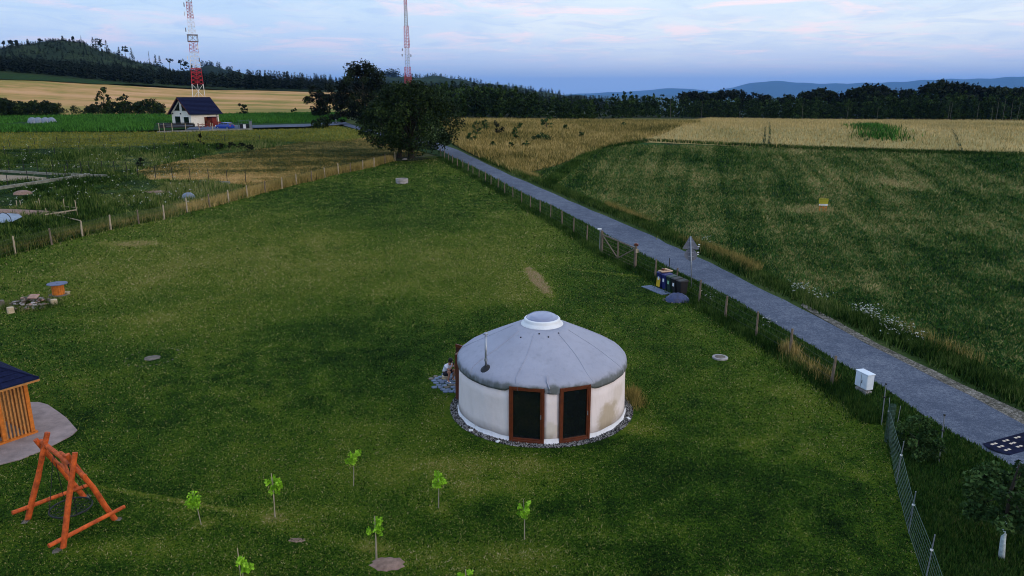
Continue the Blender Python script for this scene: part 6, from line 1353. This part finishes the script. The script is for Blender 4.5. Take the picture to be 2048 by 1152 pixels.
x, y = along(FENCE_R + FENCE_R2 + [(1764, 848)], 42000, -.15, .75); x2, y2 = along([(1560, 704), (1579, 714), (1662, 771)], 900, .1, .5)
bl('fence_foot_grass', M['weeds'], 'longer uncut grass at the foot of the roadside fence', 'grass', blades(x, y, .10, .42, .02, .045, .5, tintc=rng.uniform(.0, .5, len(x))))  # real longer grass; its low tints paint the fence-foot shade into the blades
c_ = P(64, 611); th_ = rng.uniform(0, 6.283, 2600); rr_ = rng.normal(1.0, .18, 2600); bl('rubble_weeds', M['weeds'], 'dry weeds growing round and through the stone heap', 'weeds', blades(c_.x + 1.3*rr_*np.cos(th_), c_.y + 1.0*rr_*np.sin(th_), .10, .38, .015, .035, .6))
c_ = P(1268, 800); xt = c_.x + rng.normal(0, .16, 900); yt_ = c_.y + rng.normal(0, .42, 900); bl('dry_tuft', M['golden'], 'tuft of brown dry weeds against the right side of the yurt', 'weeds', blades(xt, yt_, .15, .5, .014, .03, .6, tintc=rng.uniform(0, .7, 900)))
x3, y3 = along([(1565, 706), (1585, 718)], 500, .1, .25)
bl('dry_grass_clump', M['golden'], 'dry golden grass clumps at the near roadside posts', 'grass', blades(x2, y2, .2, .6, .015, .035, .5, tintc=rng.uniform(.2, .9, len(x2))), blades(x3, y3, .4, .9, .02, .04, .5, tintc=rng.uniform(.5, 1, 500)))
x, y = scatter(verge_w, 90000, 17, 110, p=1.0, excl=(lambda a, b: inpoly(a, b, road_w) | inpoly(a, b, lawn_w),))
bl('verge_grass', M['verge'], 'green grass of the verge between fence and road', 'grass', blades(x, y, .05, .17, .025, .05, .6, scale_r=1.0))
# far side of the road: weeds, dry stalks and white flowers
VR = [(2300, 955), (2048, 822), (1935, 770), (1843, 722), (1735, 672), (1663, 636), (1568, 588), (1514, 566), (1424, 518), (1374, 497), (1299, 462), (1224, 430), (1124, 388), (1024, 346), (960, 318)]
xa, ya = along(VR[:6], 50000, -1.15, .75); xb, yb = along(VR[5:], 50000, -.75, .8); x, y = np.concatenate([xa, xb]), np.concatenate([ya, yb]); x2, y2 = along(VR, 9000, -.7, .8); k = np.sin(x2*.9)+np.sin(y2*.55+x2*.3) > .3
bl('roadside_weeds', M['weeds'], 'dark rank weeds along the far side of the road', 'weeds', blades(x, y, .12, .55, .03, .07, .6, tintc=rng.uniform(0, .75, len(x))))
x4, y4 = along(VR, 46000, -1.3, .8); k4 = np.sin(x4*.5+1)+np.sin(y4*.33+x4*.2) > .55; x5, y5 = along([(1930, 735), (1880, 710), (1800, 672)], 420, -.6, .9)
bl('roadside_dry_stalks', M['golden'], 'dry golden stalks standing among the roadside weeds', 'grass', blades(x4[k4], y4[k4], .2, .75, .018, .035, .5, tintc=rng.uniform(.1, .9, k4.sum())), blades(x5, y5, .4, .9, .014, .024, .45, tintc=rng.uniform(.4, 1, len(x5))))
fx = []; 
for (px, py, n, s) in ((1600, 588, 60, .9), (1640, 604, 40, .8), (1745, 645, 40, .8), (1775, 660, 60, .8), (1800, 676, 50, .8), (1830, 690, 20, .6), (1405, 490, 20, .8), (1730, 635, 100, .8), (1420, 605, 10, .5), (1530, 660, 12, .4)):
    c = P(px, py); fx += [(c.x + rng.normal(0, .45*s), c.y + rng.normal(0, .45*s), c.z + rng.uniform(.3, .75)) for _ in range(n)]
v, t = leaves(np.array(fx), .045, len(fx)*3, .05, .3, 91); stuff(npmesh('white_umbels', v, np.arange(len(v)).reshape(-1, 3), M['flower'], tint=t), 'white wild flower heads among the roadside weeds', 'flowers')
# field of stubble and clover
x, y = scatter(stub_w, 200000, 26, 130, p=.9)
bl('field_growth', M['stub'], 'rough clover and stubble growth of the green field', 'field growth', blades(x, y, .04, .15, .03, .08, 1.4, scale_r=.9))
x, y = scatter(gold_w, 90000, 60, 210, p=.8)
bl('meadow_stalks', M['golden'], 'tall golden grass stalks of the unmown meadow', 'grass', blades(x, y, .25, .75, .06, .14, .9, tintc=rng.uniform(0, 1, len(x)), scale_r=.1))
x, y = scatter([(v_.x, v_.y) for v_ in PW([(1110, 372), (1200, 300), (1300, 284), (1600, 299), (2048, 314), (2400, 324), (2400, 317), (2048, 308), (1600, 294), (1280, 279), (1180, 300), (1085, 365)])], 30000, 60, 160)
bl('field_edge_grass', M['weeds'], 'dark grass strip between the green field and the wheat', 'grass', blades(x, y, .2, .6, .06, .12, .5, tintc=rng.uniform(0, .5, len(x))))
x, y = scatter(wheat_w, 60000, 110, 330, p=.6)
bl('wheat_ears', M['wheat'], 'pale ripening wheat standing in the right-hand field', 'wheat', blades(x, y, .3, .8, .12, .25, .5))
x, y = scatter(lush_w, 2500, 100, 330); x = x + rng.normal(0, 1.6, len(x)); y = y + rng.normal(0, 3.0, len(y))
bl('lush_patch_growth', M['corn'], 'green weed patch in the middle of the wheat', 'weeds', blades(x, y, .5, 1.2, .15, .3, .5))
def seg_d(x, y, a, b):
    A, B = P(*a), P(*b); dx, dy = B.x-A.x, B.y-A.y; t = np.clip(((x-A.x)*dx + (y-A.y)*dy)/(dx*dx+dy*dy), 0, 1); return np.hypot(x-A.x-t*dx, y-A.y-t*dy)
def ell(px, py, rx, ry):
    c = P(px, py); return lambda x, y: ((x-c.x)/rx)**2 + ((y-c.y)/ry)**2 < 1
def clear_plot(x, y):
    k = (seg_d(x, y, (-60, 391), (180, 354)) < .9) | (seg_d(x, y, (-40, 344), (100, 352)) < .8) | (seg_d(x, y, (100, 352), (215, 356)) < .8) | (seg_d(x, y, (92, 443), (155, 433)) < .5)
    for e in (ell(-2, 356, 7, 2.3), ell(44, 390, 1.9, 1.2), ell(30, 425, 6, 1.5), ell(378, 399, 1.2, 1.2)): k |= e(x, y)
    return k | inpoly(x, y, [(q.x, q.y) for q in pw])
x, y = scatter(wd_w, 130000, 40, 135, p=.9, excl=(clear_plot,))
hh = np.clip(.55 + .5*np.sin(x*.35+1)*np.sin(y*.22+x*.1) + .35*np.sin(x*1.1)*np.sin(y*.9+2), .1, 1)
v_, f_, t_ = blades(x, y, .12, .55, .04, .10, .8, tintc=np.clip(rng.random(len(x))*.8 + .3*(np.sin(x*.21+3)*np.sin(y*.17) ), 0, 1), scale_r=.2)
v_ = v_.reshape(-1, 3, 3); v_[:, 2, 2] = v_[:, 0, 2] + (v_[:, 2, 2] - v_[:, 0, 2])*hh*1.5; v_ = v_.reshape(-1, 3)
bl('allotment_weeds', M['weeds'], 'tall tangled weeds over the left-hand plots', 'weeds', (v_, f_, t_))
x, y = scatter(mw_w, 34000, 60, 150); bl('hay_stubble', M['mown'], 'raked dry stubble of the mown meadow', 'stubble', blades(x, y, .08, .25, .08, .2, .9))
x, y = scatter(ol_w, 22000, 100, 190); bl('olive_grass', M['olive'], 'rough yellow-green grass in front of the house', 'grass', blades(x, y, .15, .4, .12, .25, .7))
hc = P(384, 256)
yardp = [(v_.x, v_.y) for v_ in PW([(308, 268), (520, 262), (690, 252), (690, 243), (640, 246.5), (520, 249), (440, 246), (380, 247), (308, 251)])]
bc = P(84, 247)
def off_yard(x, y): return (np.abs((x-bc.x)) < 5.5) & (y < bc.y + 3) & (y > bc.y - 14) | inpoly(x, y, yardp) | (np.hypot(x-hc.x-1.5, y-hc.y-4) < 6.5)
x, y = scatter(corn_w, 70000, 120, 300, p=.7, excl=(off_yard,)); bl('maize_leaves', M['corn'], 'bright green maize leaves around the white house', 'maize', blades(x, y, .5, 1.1, .16, .34, .8, tintc=rng.uniform(.2, 1, len(x))))
wx = []
for _ in range(420):
    px, py = random.uniform(0, 420), random.uniform(285, 420); c = P(px, py); wx.append((c.x, c.y, c.z + random.uniform(.4, .8)))
v, t = leaves(np.array(wx), .09, 1100, .12, .4, 92); stuff(npmesh('plot_flowers', v, np.arange(len(v)).reshape(-1, 3), M['flower'], tint=t*.5), 'scattered whitish flower heads in the left plots', 'flowers')
